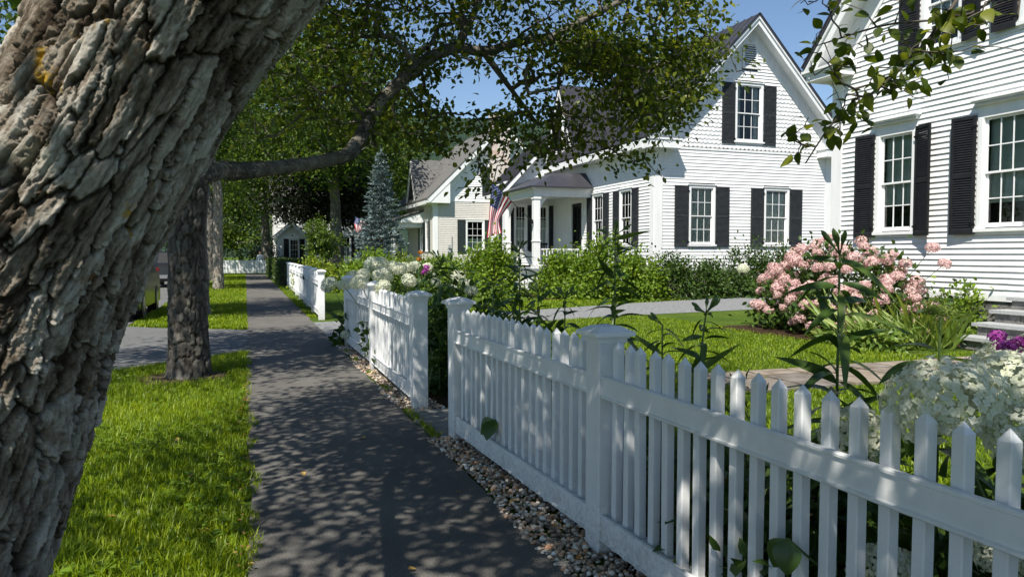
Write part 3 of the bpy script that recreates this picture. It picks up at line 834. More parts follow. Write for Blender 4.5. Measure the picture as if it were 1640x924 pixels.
# front door on the porch
mb = MB()
for a, b in ((29.6, 29.72), (30.83, 30.95)): WS.box(mb, a - YB, b - YB, 0.95, 3.8, -0.05, 0.05)
WS.box(mb, 29.6 - YB, 30.95 - YB, 3.8, 3.95, -0.05, 0.051); mb.build('door_frame', white_paint, HB)
mb = MB(); WS.box(mb, 29.72 - YB, 30.83 - YB, 0.95, 3.8, -0.06, -0.02); dr = mb.build('door', black_paint, HB)
for (za, zb) in ((1.1, 1.9), (2.0, 3.65)):
    for (ua, ub) in ((29.82, 30.24), (30.32, 30.74)):
        m2 = MB(); WS.box(m2, ua - YB, ub - YB, za, zb, -0.02, -0.008); m2.build('panel' if za < 1.5 else 'door_glass', charcoal_paint if za < 1.5 else glass, dr)
m2 = MB(); WS.box(m2, 29.8 - YB, 29.84 - YB, 1.95, 2.05, -0.02, 0.03); m2.build('handle', iron, dr)
# main roof
yR2 = YB + 14.2; oe = 0.55; og = 0.60
def rz(x): return pkB + 0.10 - abs(x - (XB + cB)) * 1.03
for s, xe in ((-1, XB - oe), (1, XB2 + oe)):
    xc = XB + cB; e_z = rz(xe)
    slope_roof(HB, (xe, YB - og, e_z), (xe, yR2, e_z), (xc, yR2, pkB + .1), (xc, YB - og, pkB + .1), 34)
    e = np.array([xe, YB - og + 0.02, e_z - .08]); p_ = np.array([xc, YB - og + 0.02, pkB + 0.02])
    mb = MB(); bar(mb, e, p_, -0.03, 0.06, (0, .05, 0)); mb.build('rake_moulding', white_paint, HB)
    mb = MB(); bar(mb, e + [0, .05, 0], p_ + [0, .05, 0], -0.03, 0.20, (0, .04, 0)); mb.build('rake_fascia', white_paint, HB)
    mb = MB(); bar(mb, e + [0, .07, 0], p_ + [0, .07, 0], 0.10, 0.13, (0, og - 0.06, 0)); mb.build('rake_soffit', white_paint, HB)
    mb = MB(); bar(mb, e + [0, og - .07, 0], p_ + [0, og - .07, 0], 0.13, 0.50, (0, .04, 0)); mb.build('rake_frieze', white_paint, HB)
    mb = MB(); xo = XB if s < 0 else XB2; zc = e_z
    mb.box((xe - s * 0.04, YB - og + .06, zc - .40), (xo - s * 0.75, YB + .05, zc - .12))
    mb.box((xe - s * 0.01, YB - og + .03, zc - .12), (xo - s * 0.80, YB + .05, zc - .06)); mb.build('cornice_return', white_paint, HB)
    mb = MB(); mb.box((xe - s * 0.03, YB + .051, zc - .34), (xo, yR2, zc - .05)); mb.build('eave_soffit', white_paint, HB)
# wall dormer above the porch
yd, hd, pd = 31.4, 1.75, 9.25
WD = Wall((XB - 0.03, yd - hd, 0), (0, 1, 0), (-1, 0, 0))
hw = window(HB, WD, hd - 0.42, hd + 0.42, 5.95, 7.55, 0.09, 'plain', inner='lace', shade=.6)
for sd, uu in ((-1, hd - .52), (1, hd + .52)): shutter(HB, WD, uu, sd, 5.9, 7.6, 0.42, charcoal_paint)
def topD(z):
    k = (pd - 0.35 - z) / 2.0
    return (hd - k, hd + k)
clapboards(HB, WD, 0, 2 * hd, 5.7, pd - .5, [hw], 0.13, white_paint, topD, joined=True)
for s in (-1, 1):
    slope_roof(HB, (XB - .45, yd + s * (hd + .15), pd - 2.0 * (hd + .15)), (XB + 3.2, yd + s * (hd + .15), pd - 2.0 * (hd + .15)), (XB + 3.2, yd, pd), (XB - .45, yd, pd), 6)
    mb = MB(); e = np.array([XB - .44, yd + s * (hd + .12), pd - 2.0 * (hd + .15) - .05]); bar(mb, e, np.array([XB - .44, yd, pd - .08]), -0.04, 0.16, (.05, 0, 0)); mb.build('rake_fascia', white_paint, HB)
# wing towards the street
XW, YW, YW2 = 11.6, 33.0, 35.2
WW = Wall((XW, YW, 0), (1, 0, 0), (0, -1, 0)); WW2 = Wall((XW, YW, 0), (0, 1, 0), (-1, 0, 0))
hW = []
for a in (0.50, 1.60):
    hW.append(window(HB, WW, a, a + .50, 1.7, 3.8, 0.09, 'plain', inner='lace', shade=.7))
    shutter(HB, WW, a - .10, -1, 1.65, 3.85, 0.26, charcoal_paint); shutter(HB, WW, a + .60, 1, 1.65, 3.85, 0.22, charcoal_paint)
pw = 7.3; cw = 2.35
clapboards(HB, WW, .2, 2.45, 1.0, 4.9, hW, 0.122, white_paint, joined=True)
clapboards(HB, WW, 0, 4.7, 4.95, 6.9, [], 0.122, white_paint, lambda z: (cw - (pw - .4 - z) / 1.05, cw + (pw - .4 - z) / 1.05), joined=True)
clapboards(HB, WW2, .2, 2.2, 1.0, 4.9, [(.8, 1.7, 1.6, 4.0)], 0.122, white_paint, joined=True)
window(HB, WW2, .9, 1.6, 1.7, 3.8, 0.1, 'plain', inner='lace'); shutter(HB, WW2, .8, -1, 1.65, 3.85, .4, charcoal_paint)
mb = MB(); WW.box(mb, -.02, .2, .9, 4.95, -.02, .045); WW2.box(mb, .001, .2, .9, 4.95, -.02, .043); mb.build('corner_board', white_paint, HB)
mb = MB(); WW.box(mb, 0, 4.6, 4.88, 4.96, -.02, .04); mb.build('frieze_board', white_paint, HB)
mb = MB(); mb.box((XW + .6, YW + .6, 0), (XB + 1, YW2, 4.9)); mb.build('interior_core', dark_room, HB)
mb = MB(); mb.box((XW, YW, 0), (XB, YW2, .9)); mb.build('foundation', stone_rough, HB)
for s, xe in ((-1, XW - .35), (1, XW + 4.7 + .35)):
    ez = pw - 1.05 * (cw + .35)
    slope_roof(HB, (xe, YW - .35, ez), (xe, YW2 + .3, ez), (XW + cw, YW2 + .3, pw), (XW + cw, YW - .35, pw), 14)
    mb = MB(); e = np.array([xe, YW - .34, ez - .06]); bar(mb, e, np.array([XW + cw, YW - .34, pw - .06]), -0.03, .18, (0, .05, 0)); mb.build('rake_fascia', white_paint, HB)
    mb = MB(); mb.box((xe - s * .02, YW - .28, ez - .22), (xe - s * .35, YW2 + .2, ez - .05)); mb.build('eave_soffit', white_paint, HB)
# porch between main wall and wing
PX, PY0, PY1, PF = 11.45, 28.85, 32.95, 0.92
mb = MB(); mb.box((PX - .12, PY0 - .12, PF - .14), (XB - .03, PY1, PF)); pf = mb.build('porch_floor', M('porch_floor_grey', (0.22, 0.24, 0.25), .5), HB)
mb = MB(); mb.box((PX, PY0, 0), (XB, PY0 + .04, PF - .14)); mb.box((PX, PY0, 0), (PX + .04, PY1, PF - .14)); mb.build('porch_skirt', white_paint, HB)
PB = 3.95
for (cx, cy) in ((PX + .08, PY0 + .08), (PX + .08, PY1 - .35)):
    mb = MB(); bev_box(mb, (cx - .14, cy - .14, PF), (cx + .14, cy + .14, PB), .012); cl = mb.build('porch_column', white_paint, HB)
    mb = MB(); bev_box(mb, (cx - .18, cy - .18, PF), (cx + .18, cy + .18, PF + .16), .01); bev_box(mb, (cx - .165, cy - .165, 2.05), (cx + .165, cy + .165, 2.09), .006); bev_box(mb, (cx - .17, cy - .17, PB - .12), (cx + .17, cy + .17, PB - .02), .008); mb.build('column_trim', white_paint, cl)
    for dx, dy in ((0, 1), (1, 0)):
        if dy and cy > PY0 + 1: dy = -1
        mb = MB(); n = 7; c = [(cx + dx * .13, cy + dy * .13, PB - 1.0)]
        arc = []
        for i in range(n + 1):
            t = i / n * math.pi / 2
            arc.append((cx + dx * (.13 + .55 * (1 - math.cos(t))), cy + dy * (.13 + .55 * (1 - math.cos(t))), PB - 1.0 + 0.98 * math.sin(t)))
        poly = arc + [(cx + dx * .13, cy + dy * .13, PB - .02)]
        mb.prism(poly, (.05 if not dx else 0, .05 if dx else 0, 0)); mb.build('bracket', white_paint, cl)
mb = MB(); mb.box((PX - .07, PY0 - .07, PB), (PX + .23, PY1, PB + .30)); mb.box((PX + .231, PY0 - .07, PB + .001), (XB - .04, PY0 + .23, PB + .299)); mb.build('porch_beam', white_paint, HB)
mb = MB(); mb.box((PX - .2, PY0 - .2, PB + .30), (XB - .04, PY1, PB + .38)); mb.build('porch_cornice', white_paint, HB)
mb = MB(); mb.box((PX + .23, PY0 + .23, PB + .2), (XB - .04, PY1 - .01, PB + .26)); mb.build('porch_ceiling', white_paint, HB)
rl = MB()
rl.box((PX + .22, PY0 + .05, PF + .78), (XB - .1, PY0 + .12, PF + .84)).box((PX + .22, PY0 + .05, PF + .1), (XB - .1, PY0 + .11, PF + .16))
rl = rl.build('porch_railing', white_paint, HB)
for i in range(18):
    x = PX + .3 + i * .13; m2 = MB(); m2.box((x - .02, PY0 + .06, PF + .16), (x + .02, PY0 + .10, PF + .78)); m2.build('baluster', white_paint, rl)
z0 = PB + .38; z1 = 5.05
prf = MB()
prf.addv([(PX - .28, PY0 - .28, z0), (XB - .04, PY0 - .28, z0), (XB - .04, PY0 + .5, z1), (PX + 1.3, PY0 + .9, z1), (PX - .28, PY1, z0), (PX + 1.3, PY1, z1), (XB - .04, PY1, z1)], [(0, 1, 2, 3), (0, 3, 5, 4), (3, 2, 6, 5), (0, 4, 1)])
prf.box((PX - .29, PY0 - .29, z0 - .03), (PX - .2, PY1, z0 + .03)); prf.box((PX - .2, PY0 - .29, z0 - .03), (XB - .04, PY0 - .2, z0 + .03))
prf.build('porch_roof', metal_roof, HB)
ps = MB()
for i in range(4):
    ps.box((PX - .15 - .3 * (i + 1), PY0 + 1.0, 0), (PX - .13 - .3 * i, PY1 - .8, PF - .14 - .16 * (i + 1) + .02))
ps.build('porch_steps', white_paint, HB)
# lantern-dark chair on the porch
ch = thing('porch_chair', 'black slatted chair in the shade of the flagged porch', 'chair', (13.0, 31.6, PF))
mb = MB(); mb.box((12.75, 31.35, PF + .42), (13.25, 31.85, PF + .46)); mb.build('seat', iron, ch)
for x in (12.78, 13.22):
    for y in (31.38, 31.82):
        mb = MB(); mb.tube([(x, y, PF), (x, y, PF + (.66 if y < 31.5 else .42))], .02, 6); mb.build('leg', iron, ch)
for i in range(6):
    x = 12.8 + i * .08; mb = MB(); mb.box((x - .02, 31.82, PF + .46), (x + .02, 31.85, PF + 1.05)); mb.build('back_slat', iron, ch)
mb = MB(); mb.box((12.74, 31.81, PF + 1.05), (13.26, 31.86, PF + 1.12)); mb.build('top_rail', iron, ch)

# ---------------- tan house further on
XC, YC = 13.0, 52.8; LC = 10.4; EC = 6.1; SCs = 1.0
HC = thing('tan_house', 'tan clapboard house with white gable and brick chimney beyond the flag', 'house', (XC, YC, 0))
WC = Wall((XC, YC, 0), (1, 0, 0), (0, -1, 0)); WC2 = Wall((XC, YC, 0), (0, 1, 0), (-1, 0, 0))
roof_shingle = M('grey_asphalt_shingles', [(0.3, (0.095, 0.092, 0.088)), (0.7, (0.165, 0.16, 0.15))], .9, 3, 6, .5, 9, .03, stretch=(1, 1, 4))
wx = 3.0
hC = [window(HC, WC, 2.55, 3.75, 1.9, 3.95, .14, 'plain', inner='lace', shade=.4, panes=False)]
shutter(HC, WC, 2.40, -1, 1.6, 4.1, .62, green_paint); shutter(HC, WC, 3.9, 1, 1.6, 4.1, .62, green_paint)
hC2 = window(HC, WC, 4.45, 5.5, 6.0, 7.9, .14, 'plain', inner='drape', panes=False)
shutter(HC, WC, 4.30, -1, 5.9, 8.0, .6, green_paint)
clapboards(HC, WC, .3, LC - .3, .8, 5.4, hC, .13, siding_tan, joined=True)
pkC = EC + LC / 2 * SCs
topC = lambda z: (LC / 2 - (pkC - .5 - z) / SCs, LC / 2 + (pkC - .5 - z) / SCs)
clapboards(HC, WC, .1, LC - .1, 5.5, pkC - .8, [hC2], .17, white_paint, topC, joined=True, name='gable_shingle')
clapboards(HC, WC2, .3, 9, .8, 5.4, [(1.6, 2.5, 1.7, 4.1), (3.5, 4.4, 1.7, 4.1)], .13, siding_tan, joined=True)
for a in (1.65, 3.55):
    window(HC, WC2, a, a + .8, 1.8, 4.0, .1, 'plain', inner='lace', panes=False); shutter(HC, WC2, a - .12, -1, 1.7, 4.05, .45, green_paint); shutter(HC, WC2, a + .92, 1, 1.7, 4.05, .45, green_paint)
mb = MB(); WC.box(mb, -.03, .3, .7, 5.4, -.02, .05); WC2.box(mb, 0.001, .3, .7, 5.4, -.02, .048); mb.build('corner_board', white_paint, HC)
mb = MB(); WC.box(mb, 0, LC, 5.4, 5.52, -.02, .05); WC2.box(mb, 0, 9, 5.4, 6.0, -.02, .04); mb.build('belt_board', white_paint, HC)
mb = MB(); mb.box((XC + .6, YC + .6, 0), (XC + LC - .2, YC + 12, EC - .3)); mb.build('interior_core', dark_room, HC)
mb = MB(); mb.box((XC, YC, 0), (XC + LC, YC + 12, .75)); mb.build('foundation', stone_rough, HC)
mb = MB(); mb.prism([WC(0.1, 5.5, -.05), WC(LC - .1, 5.5, -.05), WC(LC / 2, pkC - .3, -.05)], (0, .02, 0)); mb.build('gable_sheathing', white_paint, HC)
for s, xe in ((-1, XC - .6), (1, XC + LC + .6)):
    ez = EC - .6 * SCs; xc = XC + LC / 2
    mb = MB(); A_, B_, C_, D_ = [np.array(p) for p in ((xe, YC - .6, ez), (xe, YC + 12.5, ez), (xc, YC + 12.5, pkC), (xc, YC - .6, pkC))]
    mb.prism([A_, B_, C_, D_], (0, 0, .12)); mb.build('roof', roof_shingle, HC)
    mb = MB(); bar(mb, A_ + [0, .02, -.03], D_ + [0, .02, -.03], -.02, .28, (0, .08, 0)); mb.build('rake_fascia', white_paint, HC)
    mb = MB(); bar(mb, A_ + [0, .5, -.03], D_ + [0, .5, -.03], .15, .75, (0, .06, 0)); mb.build('rake_frieze', white_paint, HC)
    mb = MB(); bar(mb, A_ + [0, .1, -.03], D_ + [0, .1, -.03], .10, .14, (0, .5, 0)); mb.build('rake_soffit', white_paint, HC)
    mb = MB(); xo = XC if s < 0 else XC + LC
    mb.prism([(xe - s * .02, YC - .55, ez - .08), (xe - s * .02, YC - .55, ez - .25), (xo - s * 1.1, YC - .55, ez - .25), (xo - s * 1.1, YC - .55, ez + 1.2)], (0, .55, 0)); mb.build('cornice_return', white_paint, HC)
    mb = MB(); mb.box((xe - s * .02, YC + .01, ez - .3), (xo, YC + 12, ez - .02)); mb.build('eave_soffit', white_paint, HC)
brick = None
def brick_material():
    m, nt, b = mat_new('chimney_brick')
    tc = nt.nodes.new('ShaderNodeTexCoord'); sp = nt.nodes.new('ShaderNodeSeparateXYZ'); nt.links.new(tc.outputs['Object'], sp.inputs[0])
    ad = nt.nodes.new('ShaderNodeMath'); ad.operation = 'ADD'; nt.links.new(sp.outputs[0], ad.inputs[0]); nt.links.new(sp.outputs[1], ad.inputs[1])
    cm = nt.nodes.new('ShaderNodeCombineXYZ'); nt.links.new(ad.outputs[0], cm.inputs[0]); nt.links.new(sp.outputs[2], cm.inputs[1])
    br = nt.nodes.new('ShaderNodeTexBrick'); nt.links.new(cm.outputs[0], br.inputs['Vector'])
    br.inputs['Scale'].default_value = 1.0; br.inputs['Brick Width'].default_value = .21; br.inputs['Row Height'].default_value = .075; br.inputs['Mortar Size'].default_value = .008
    br.inputs['Color1'].default_value = (.42, .20, .14, 1); br.inputs['Color2'].default_value = (.55, .36, .29, 1); br.inputs['Mortar'].default_value = (.55, .5, .45, 1)
    n = noise(nt, 1.2, 5); r = ramp(nt, [(.38, (.1, .1, .1)), (.52, (.85, .85, .85))]); nt.links.new(n.outputs[0], r.inputs[0])
    mx = nt.nodes.new('ShaderNodeMix'); mx.data_type = 'RGBA'; nt.links.new(r.outputs[0], mx.inputs[0]); nt.links.new(br.outputs[0], mx.inputs[6]); mx.inputs[7].default_value = (.66, .61, .56, 1)
    nt.links.new(mx.outputs[2], b.inputs['Base Color']); b.inputs['Roughness'].default_value = .9
    return m
brick = brick_material()
mb = MB(); mb.box((XC + 4.35, YC - .75, 0), (XC + 5.65, YC + .1, 11.9)); cm = mb.build('chimney', brick, HC)
mb = MB(); mb.box((XC + 4.27, YC - .83, 11.6), (XC + 5.73, YC + .18, 11.85)); mb.build('chimney_cap', brick, cm)
# street gable and porch of the tan house
for s in (-1, 1):
    yd = 58.6; mb = MB(); mb.prism([(XC - .5, yd + s * 2.0, 5.2), (XC + 4.5, yd + s * 2.0, 5.2), (XC + 4.5, yd, 9.0), (XC - .5, yd, 9.0)], (0, 0, .1)); mb.build('roof', roof_shingle, HC)
    mb = MB(); bar(mb, np.array([XC - .5, yd + s * 2.0, 5.17]), np.array([XC - .5, yd, 8.97]), -.05, .3, (.08, 0, 0)); mb.build('rake_fascia', white_paint, HC)
mb = MB(); mb.prism([(XC, yd - 1.9, 5.2), (XC, yd + 1.9, 5.2), (XC, yd, 8.7)], (-.03, 0, 0)); mb.build('street_gable', white_paint, HC)
mb = MB(); mb.box((10.5, 56.2, 3.6), (XC, 62, 4.0)); mb.build('porch_beam', white_paint, HC)
mb = MB(); mb.prism([(10.2, 55.9, 4.0), (XC, 55.9, 4.9), (XC, 62.3, 4.9), (10.2, 62.3, 4.0)], (0, 0, .1)); mb.build('porch_roof', roof_shingle, HC)
mb = MB(); mb.prism([(10.4, 56.0, 3.95), (XC, 56.0, 3.95), (XC, 56.0, 4.8)], (0, .05, 0)); mb.build('porch_gable', white_paint, HC)
for (x, y) in ((10.7, 56.4), (10.7, 61.8)):
    mb = MB(); bev_box(mb, (x - .14, y - .14, .7), (x + .14, y + .14, 3.6), .01); mb.build('porch_column', white_paint, HC)
mb = MB(); mb.box((10.5, 56.2, 0), (XC, 62, .7)); mb.build('porch_floor', stone_rough, HC)
mt = MB(); mt.box((14.0, 52.68, 1.5), (14.25, 52.78, 1.95)); mt.tube([(14.12, 52.66, 2.1), (14.12, 52.5, 2.1)], .12, 12); mt.tube([(14.12, 52.66, 1.75), (14.12, 52.55, 1.75)], .1, 12); mt.box((14.3, 52.7, 1.2), (14.34, 52.75, 2.9))
mt.build('electric_meter', M('meter_grey', (.38, .39, .4), .4), HC)

# ---------------- white house at the end of the street
XD, YD = 2.9, 82.0; LD = 12.0
HD = thing('white_house', 'distant white house with black shutters and small gabled entry behind the hedge', 'house', (XD, YD, 0))
WDd = Wall((XD, YD, 0), (1, 0, 0), (0, -1, 0))
hD = []
for a in (1.6, 4.2, 6.8, 9.4):
    hD.append(window(HD, WDd, a, a + 1.1, 5.0, 7.0, .12, 'plain', inner='lace', panes=False)); shutter(HD, WDd, a - .14, -1, 4.9, 7.1, .55, black_paint); shutter(HD, WDd, a + 1.24, 1, 4.9, 7.1, .55, black_paint)
for a in (4.2, 6.8, 9.4):
    hD.append(window(HD, WDd, a, a + 1.1, 1.3, 3.4, .12, 'plain', inner='lace', panes=False)); shutter(HD, WDd, a - .14, -1, 1.2, 3.5, .55, black_paint); shutter(HD, WDd, a + 1.24, 1, 1.2, 3.5, .55, black_paint)
clapboards(HD, WDd, .3, LD - .3, .6, 7.5, hD, .15, white_paint, joined=True)
mb = MB(); WDd.box(mb, 0, .3, .4, 7.6, -.02, .05); WDd.box(mb, LD - .3, LD, .4, 7.6, -.02, .05); mb.build('corner_board', white_paint, HD)
mb = MB(); mb.box((XD, YD + .6, 0), (XD + LD, YD + 9, 7.6)); mb.build('interior_core', white_paint, HD)
mb = MB(); mb.prism([(XD - .4, YD - .5, 7.6), (XD - .4, YD + 9.5, 7.6), (XD - .4, YD + 4.5, 11)], (LD + .8, 0, 0)); mb.build('roof', roof_shingle, HD)
# gabled entry
ex0, ex1, ey = XD + .15, XD + 2.95, YD - 4.0
WE = Wall((ex0, ey, 0), (1, 0, 0), (0, -1, 0)); LE = ex1 - ex0
he = window(HD, WE, 1.25, 2.05, 1.0, 3.0, .1, 'plain', inner='shade', shade=.0001, panes=False)
for u, sd in ((1.13, -1), (2.17, 1)): shutter(HD, WE, u, sd, .9, 3.1, .5, black_paint)
clapboards(HD, WE, 0, LE, .5, 3.5, [he], .13, white_paint, joined=True)
mb = MB(); mb.box((ex0 + .05, ey + .55, 0), (ex1 - .05, YD + .5, 3.5)); mb.build('entry_core', white_paint, HD)
mb = MB(); mb.prism([(ex0, ey, 3.5), (ex1, ey, 3.5), ((ex0 + ex1) / 2, ey, 4.7)], (0, .05, 0)); mb.build('entry_gable', white_paint, HD)
for s, xe in ((-1, ex0 - .35), (1, ex1 + .35)):
    mb = MB(); mb.prism([(xe, ey - .35, 3.28), (xe, YD, 3.28), ((ex0 + ex1) / 2, YD, 4.8), ((ex0 + ex1) / 2, ey - .35, 4.8)], (0, 0, .12)); mb.build('entry_roof', roof_shingle, HD)
    mb = MB(); bar(mb, np.array([xe, ey - .36, 3.27]), np.array([(ex0 + ex1) / 2, ey - .36, 4.79]), -.04, .22, (0, .08, 0)); mb.build('rake_fascia', white_paint, HD)
WDW = Wall((ex0, ey, 0), (0, 1, 0), (-1, 0, 0))
mb = MB(); WDW.box(mb, .6, 1.5, .6, 3.0, -.02, .03); mb.build('side_door', black_paint, HD)
mb = MB(); mb.box((ex0 + .001, ey + .01, .3), (ex0 + .05, YD, 3.5)); mb.build('entry_wall', white_paint, HD)

# white board fence closing the end of the sidewalk
t = thing('board_fence', 'white vertical board fence closing off the far end of the sidewalk', 'fence', (0, 63, 0))
for i in range(34):
    x = -1.7 + i * .2; mb = MB(); mb.box((x, 62.9, 0.03), (x + .17, 62.94, 1.05 + rng.uniform(-.02, .02))); mb.build('board', fence_paint, t)
for z in (.25, .85):
    mb = MB(); mb.box((-1.7, 62.941, z), (5.1, 63.0, z + .09)); mb.build('rail', fence_paint, t)
for x in (-1.7, .55, 2.8, 5.1):
    mb = MB(); bev_box(mb, (x - .07, 62.95, 0), (x + .07, 63.09, 1.15), .01); mb.build('post', fence_paint, t)

# ------------------------------------------------------------------ plants: generators
def unit(v):
    return v / (np.linalg.norm(v, axis=-1, keepdims=True) + 1e-9)
def leaves_mesh(name, pos, d, nrm, L, mat, rnd, wid=0.32, fold=0.10, droop=0.12, simple=False):
    n = len(pos); d = unit(d); s = unit(np.cross(d, nrm)); up = np.cross(s, d)
    L = L[:, None]
    def q(a, b, c): return pos + d * (a * L) + s * (b * L) + up * (c * L)
    if simple:
        V = np.stack([q(0, 0, 0), q(.45, wid, fold), q(1, 0, -droop), q(.45, -wid, fold)], 1)
        F = np.array([[0, 1, 2, 3]])
    else:
        V = np.stack([q(0, 0, 0), q(.28, wid * .85, fold), q(.62, wid * .8, fold * .6 - droop * .3), q(1, 0, -droop), q(.62, -wid * .8, fold * .6 - droop * .3), q(.28, -wid * .85, fold), q(.45, 0, 0)], 1)
        F = np.array([[0, 1, 2, 6], [6, 2, 3, 3], [6, 3, 4, 4], [0, 6, 4, 5]])
        F = np.array([[0, 1, 6], [1, 2, 6], [2, 3, 6], [3, 4, 6], [4, 5, 6], [5, 0, 6]])
    k = V.shape[1]
    FF = (F[None] + (np.arange(n) * k)[:, None, None]).reshape(-1, F.shape[1])
    return np_mesh(name, V.reshape(-1, 3), FF, mat, {'rnd': np.repeat(rnd, k)})
def edges_mesh(name, A, B, ra, rb, mat, k=5):
    d = unit(B - A); ref = np.where(np.abs(d[:, 2:3]) < .9, np.array([[0, 0, 1.]]), np.array([[1., 0, 0]]))
    u = unit(np.cross(d, ref)); w = np.cross(d, u); vs = []
    for P_, r in ((A, ra), (B, rb)):
        for i in range(k):
            a = 2 * math.pi * i / k
            vs.append(P_ + (u * math.cos(a) + w * math.sin(a)) * r[:, None])
    V = np.stack(vs, 1); n = len(A)
    F = np.array([[i, (i + 1) % k, k + (i + 1) % k, k + i] for i in range(k)])
    FF = (F[None] + (np.arange(n) * 2 * k)[:, None, None]).reshape(-1, 4)
    return np_mesh(name, V.reshape(-1, 3), FF, mat, None, True)
def smooth_path(pts, n):
    pts = np.asarray(pts, float); m = len(pts)
    ext = np.vstack([2 * pts[0] - pts[1], pts, 2 * pts[-1] - pts[-2]])
    seg = np.linalg.norm(np.diff(pts[:, :3], axis=0), axis=1); cum = np.r_[0, np.cumsum(seg)]
    out = []
    for s in (np.linspace(0, cum[-1], n) if np.isscalar(n) else np.asarray(n) * cum[-1]):
        i = min(np.searchsorted(cum, s, 'right') - 1, m - 2); t = (s - cum[i]) / max(seg[i], 1e-9)
        p0, p1, p2, p3 = ext[i], ext[i + 1], ext[i + 2], ext[i + 3]
        out.append(.5 * (2 * p1 + (p2 - p0) * t + (2 * p0 - 5 * p1 + 4 * p2 - p3) * t * t + (3 * p1 - p0 - 3 * p2 + p3) * t ** 3))
    return np.array(out)
def voro(a, b, K, seed):
    """jittered-grid voronoi, periodic in a with period K: F1, F2, id"""
    ia = np.floor(a).astype(int); ib = np.floor(b).astype(int)
    f1 = np.full(a.shape, 9.); f2 = np.full(a.shape, 9.); idn = np.zeros(a.shape)
    dxn = np.zeros(a.shape); dyn = np.zeros(a.shape)
    for da in (-1, 0, 1):
        for db in (-1, 0, 1):
            ca = (ia + da) % K; cb_ = ib + db
            h1 = _h(ca + seed, cb_ * 3 + 11, ca * 0 + seed); h2 = _h(ca * 5 + 7, cb_ + seed, ca * 0 + 3 * seed); h3 = _h(ca + 31, cb_ + 17 * seed, ca * 0 + 5)
            x = ia + da + .5 + .8 * (h1 - .5); y = cb_ + .5 + .8 * (h2 - .5)
            d = np.hypot(a - x, b - y)
            new = d < f1
            f2 = np.where(new, f1, np.minimum(f2, d)); idn = np.where(new, h3, idn); dxn = np.where(new, a - x, dxn); dyn = np.where(new, b - y, dyn); f1 = np.where(new, d, f1)
    return f1, f2, idn, dxn, dyn
def bark_tube(name, ctrl, nv, nu, mat, cell=(.075, .15), depth=.022, seed=1, lump=.03, wr=.35, focus=None):
    """ctrl: (x,y,z,r). trunk with raised flaking bark plates as real relief"""
    if focus:
        f0, f1, share = focus; n0 = int(nv * (1 - share) * f0 / (f0 + 1 - f1)); n2 = int(nv * (1 - share)) - n0
        fr = np.r_[np.linspace(0, f0, n0, endpoint=False), np.linspace(f0, f1, nv - n0 - n2, endpoint=False), np.linspace(f1, 1, n2)]
    else: fr = np.linspace(0, 1, nv)
    c = smooth_path(ctrl, fr); pts = c[:, :3]; rad = c[:, 3]
    T = np.gradient(pts, axis=0); T = unit(T); s = np.r_[0, np.cumsum(np.linalg.norm(np.diff(pts, axis=0), axis=1))]
    u = np.cross(T[0], np.array([0, 1., 0])); u /= np.linalg.norm(u); Us = []
    for i in range(nv):
        u = u - T[i] * (u @ T[i]); u /= np.linalg.norm(u); Us.append(u)
    Us = np.array(Us); Ws = np.cross(T, Us)
    th = np.linspace(0, 2 * math.pi, nu, endpoint=False)
    N = Us[:, None, :] * np.cos(th)[None, :, None] + Ws[:, None, :] * np.sin(th)[None, :, None]
    base = pts[:, None, :] + N * rad[:, None, None]
    rm = rad.mean(); S = np.broadcast_to(s[:, None], (nv, nu))
    cyl = np.stack([rm * np.cos(th)[None, :] + 0 * S, rm * np.sin(th)[None, :] + 0 * S, S], -1) / cell[0]      # in plate widths
    st = cyl * np.array([1, 1, cell[0] / cell[1]])                                                              # plates become square
    K = max(6, int(round(2 * math.pi * rm / cell[0])))
    w1 = fbm(st * .8 + seed, 4); w2 = fbm(st * .8 + 40 + seed, 4); w3 = fbm(cyl * 2.6 + 9, 4)
    a = th[None, :] / (2 * math.pi) * K + wr * w1 * 2.0 + .22 * w3
    b = S / cell[1] + wr * w2 * 2.0 + .16 * w3
    f1_, f2_, idn, dx, dy = voro(a, b, K, seed)
    e = f2_ - f1_; wid = .10 + .16 * (fbm(st * .6 + 70, 2) * .5 + .5)
    crack = np.clip(e / wid, 0, 1); crack = crack * crack * (3 - 2 * crack)
    K2 = int(K * 2.2)
    g1, g2, id2, ex, ey = voro(a * K2 / K, b * 2.0, K2, seed + 5)
    cr2 = np.clip((g2 - g1) / .16, 0, 1)
    on2 = np.clip(fbm(st * .9 + 33, 2) * 2.2 + .45, 0, 1)            # only some plates are split again
    # flakes: stepped layers with sharp lips
    t1 = fbm(st * 1.5 + 5 + seed, 5) * 3.2; fl = np.floor(t1); fr_ = np.clip((t1 - fl) / .16, 0, 1); terr = (fl + fr_) / 3.2
    h = depth * (1.25 * (crack - 1) + (.55 * (idn - .5) + .75 * dx * (idn - .5) - .55 * dy * (.25 + idn)) * crack + .42 * on2 * (cr2 - 1) + .25 * on2 * (id2 - .5) + .55 * terr)
    rid = 1 - np.abs(fbm(cyl * np.array([1.7, 1.7, .33]) + 13 + seed, 4)) * 2.2; h = h - depth * .55 * np.clip(rid, 0, 1) ** 5
    fib = fbm(cyl * np.array([5., 5., 1.1]) + 3, 4); h = h + .24 * depth * fib + .10 * depth * fbm(cyl * 6, 4) + .08 * depth * vnoise(cyl * 17) + lump * fbm(base * 2.3 + 3, 3)
    V = base + N * h[..., None]
    I = np.arange(nv - 1)[:, None] * nu; J = np.arange(nu)[None, :]; J2 = (J + 1) % nu
    F = np.stack([I + J, I + J2, I + nu + J2, I + nu + J], -1).reshape(-1, 4)
    tone = np.clip(.5 + .45 * (idn - .5) + .25 * (id2 - .5) + .55 * terr, 0, 1)
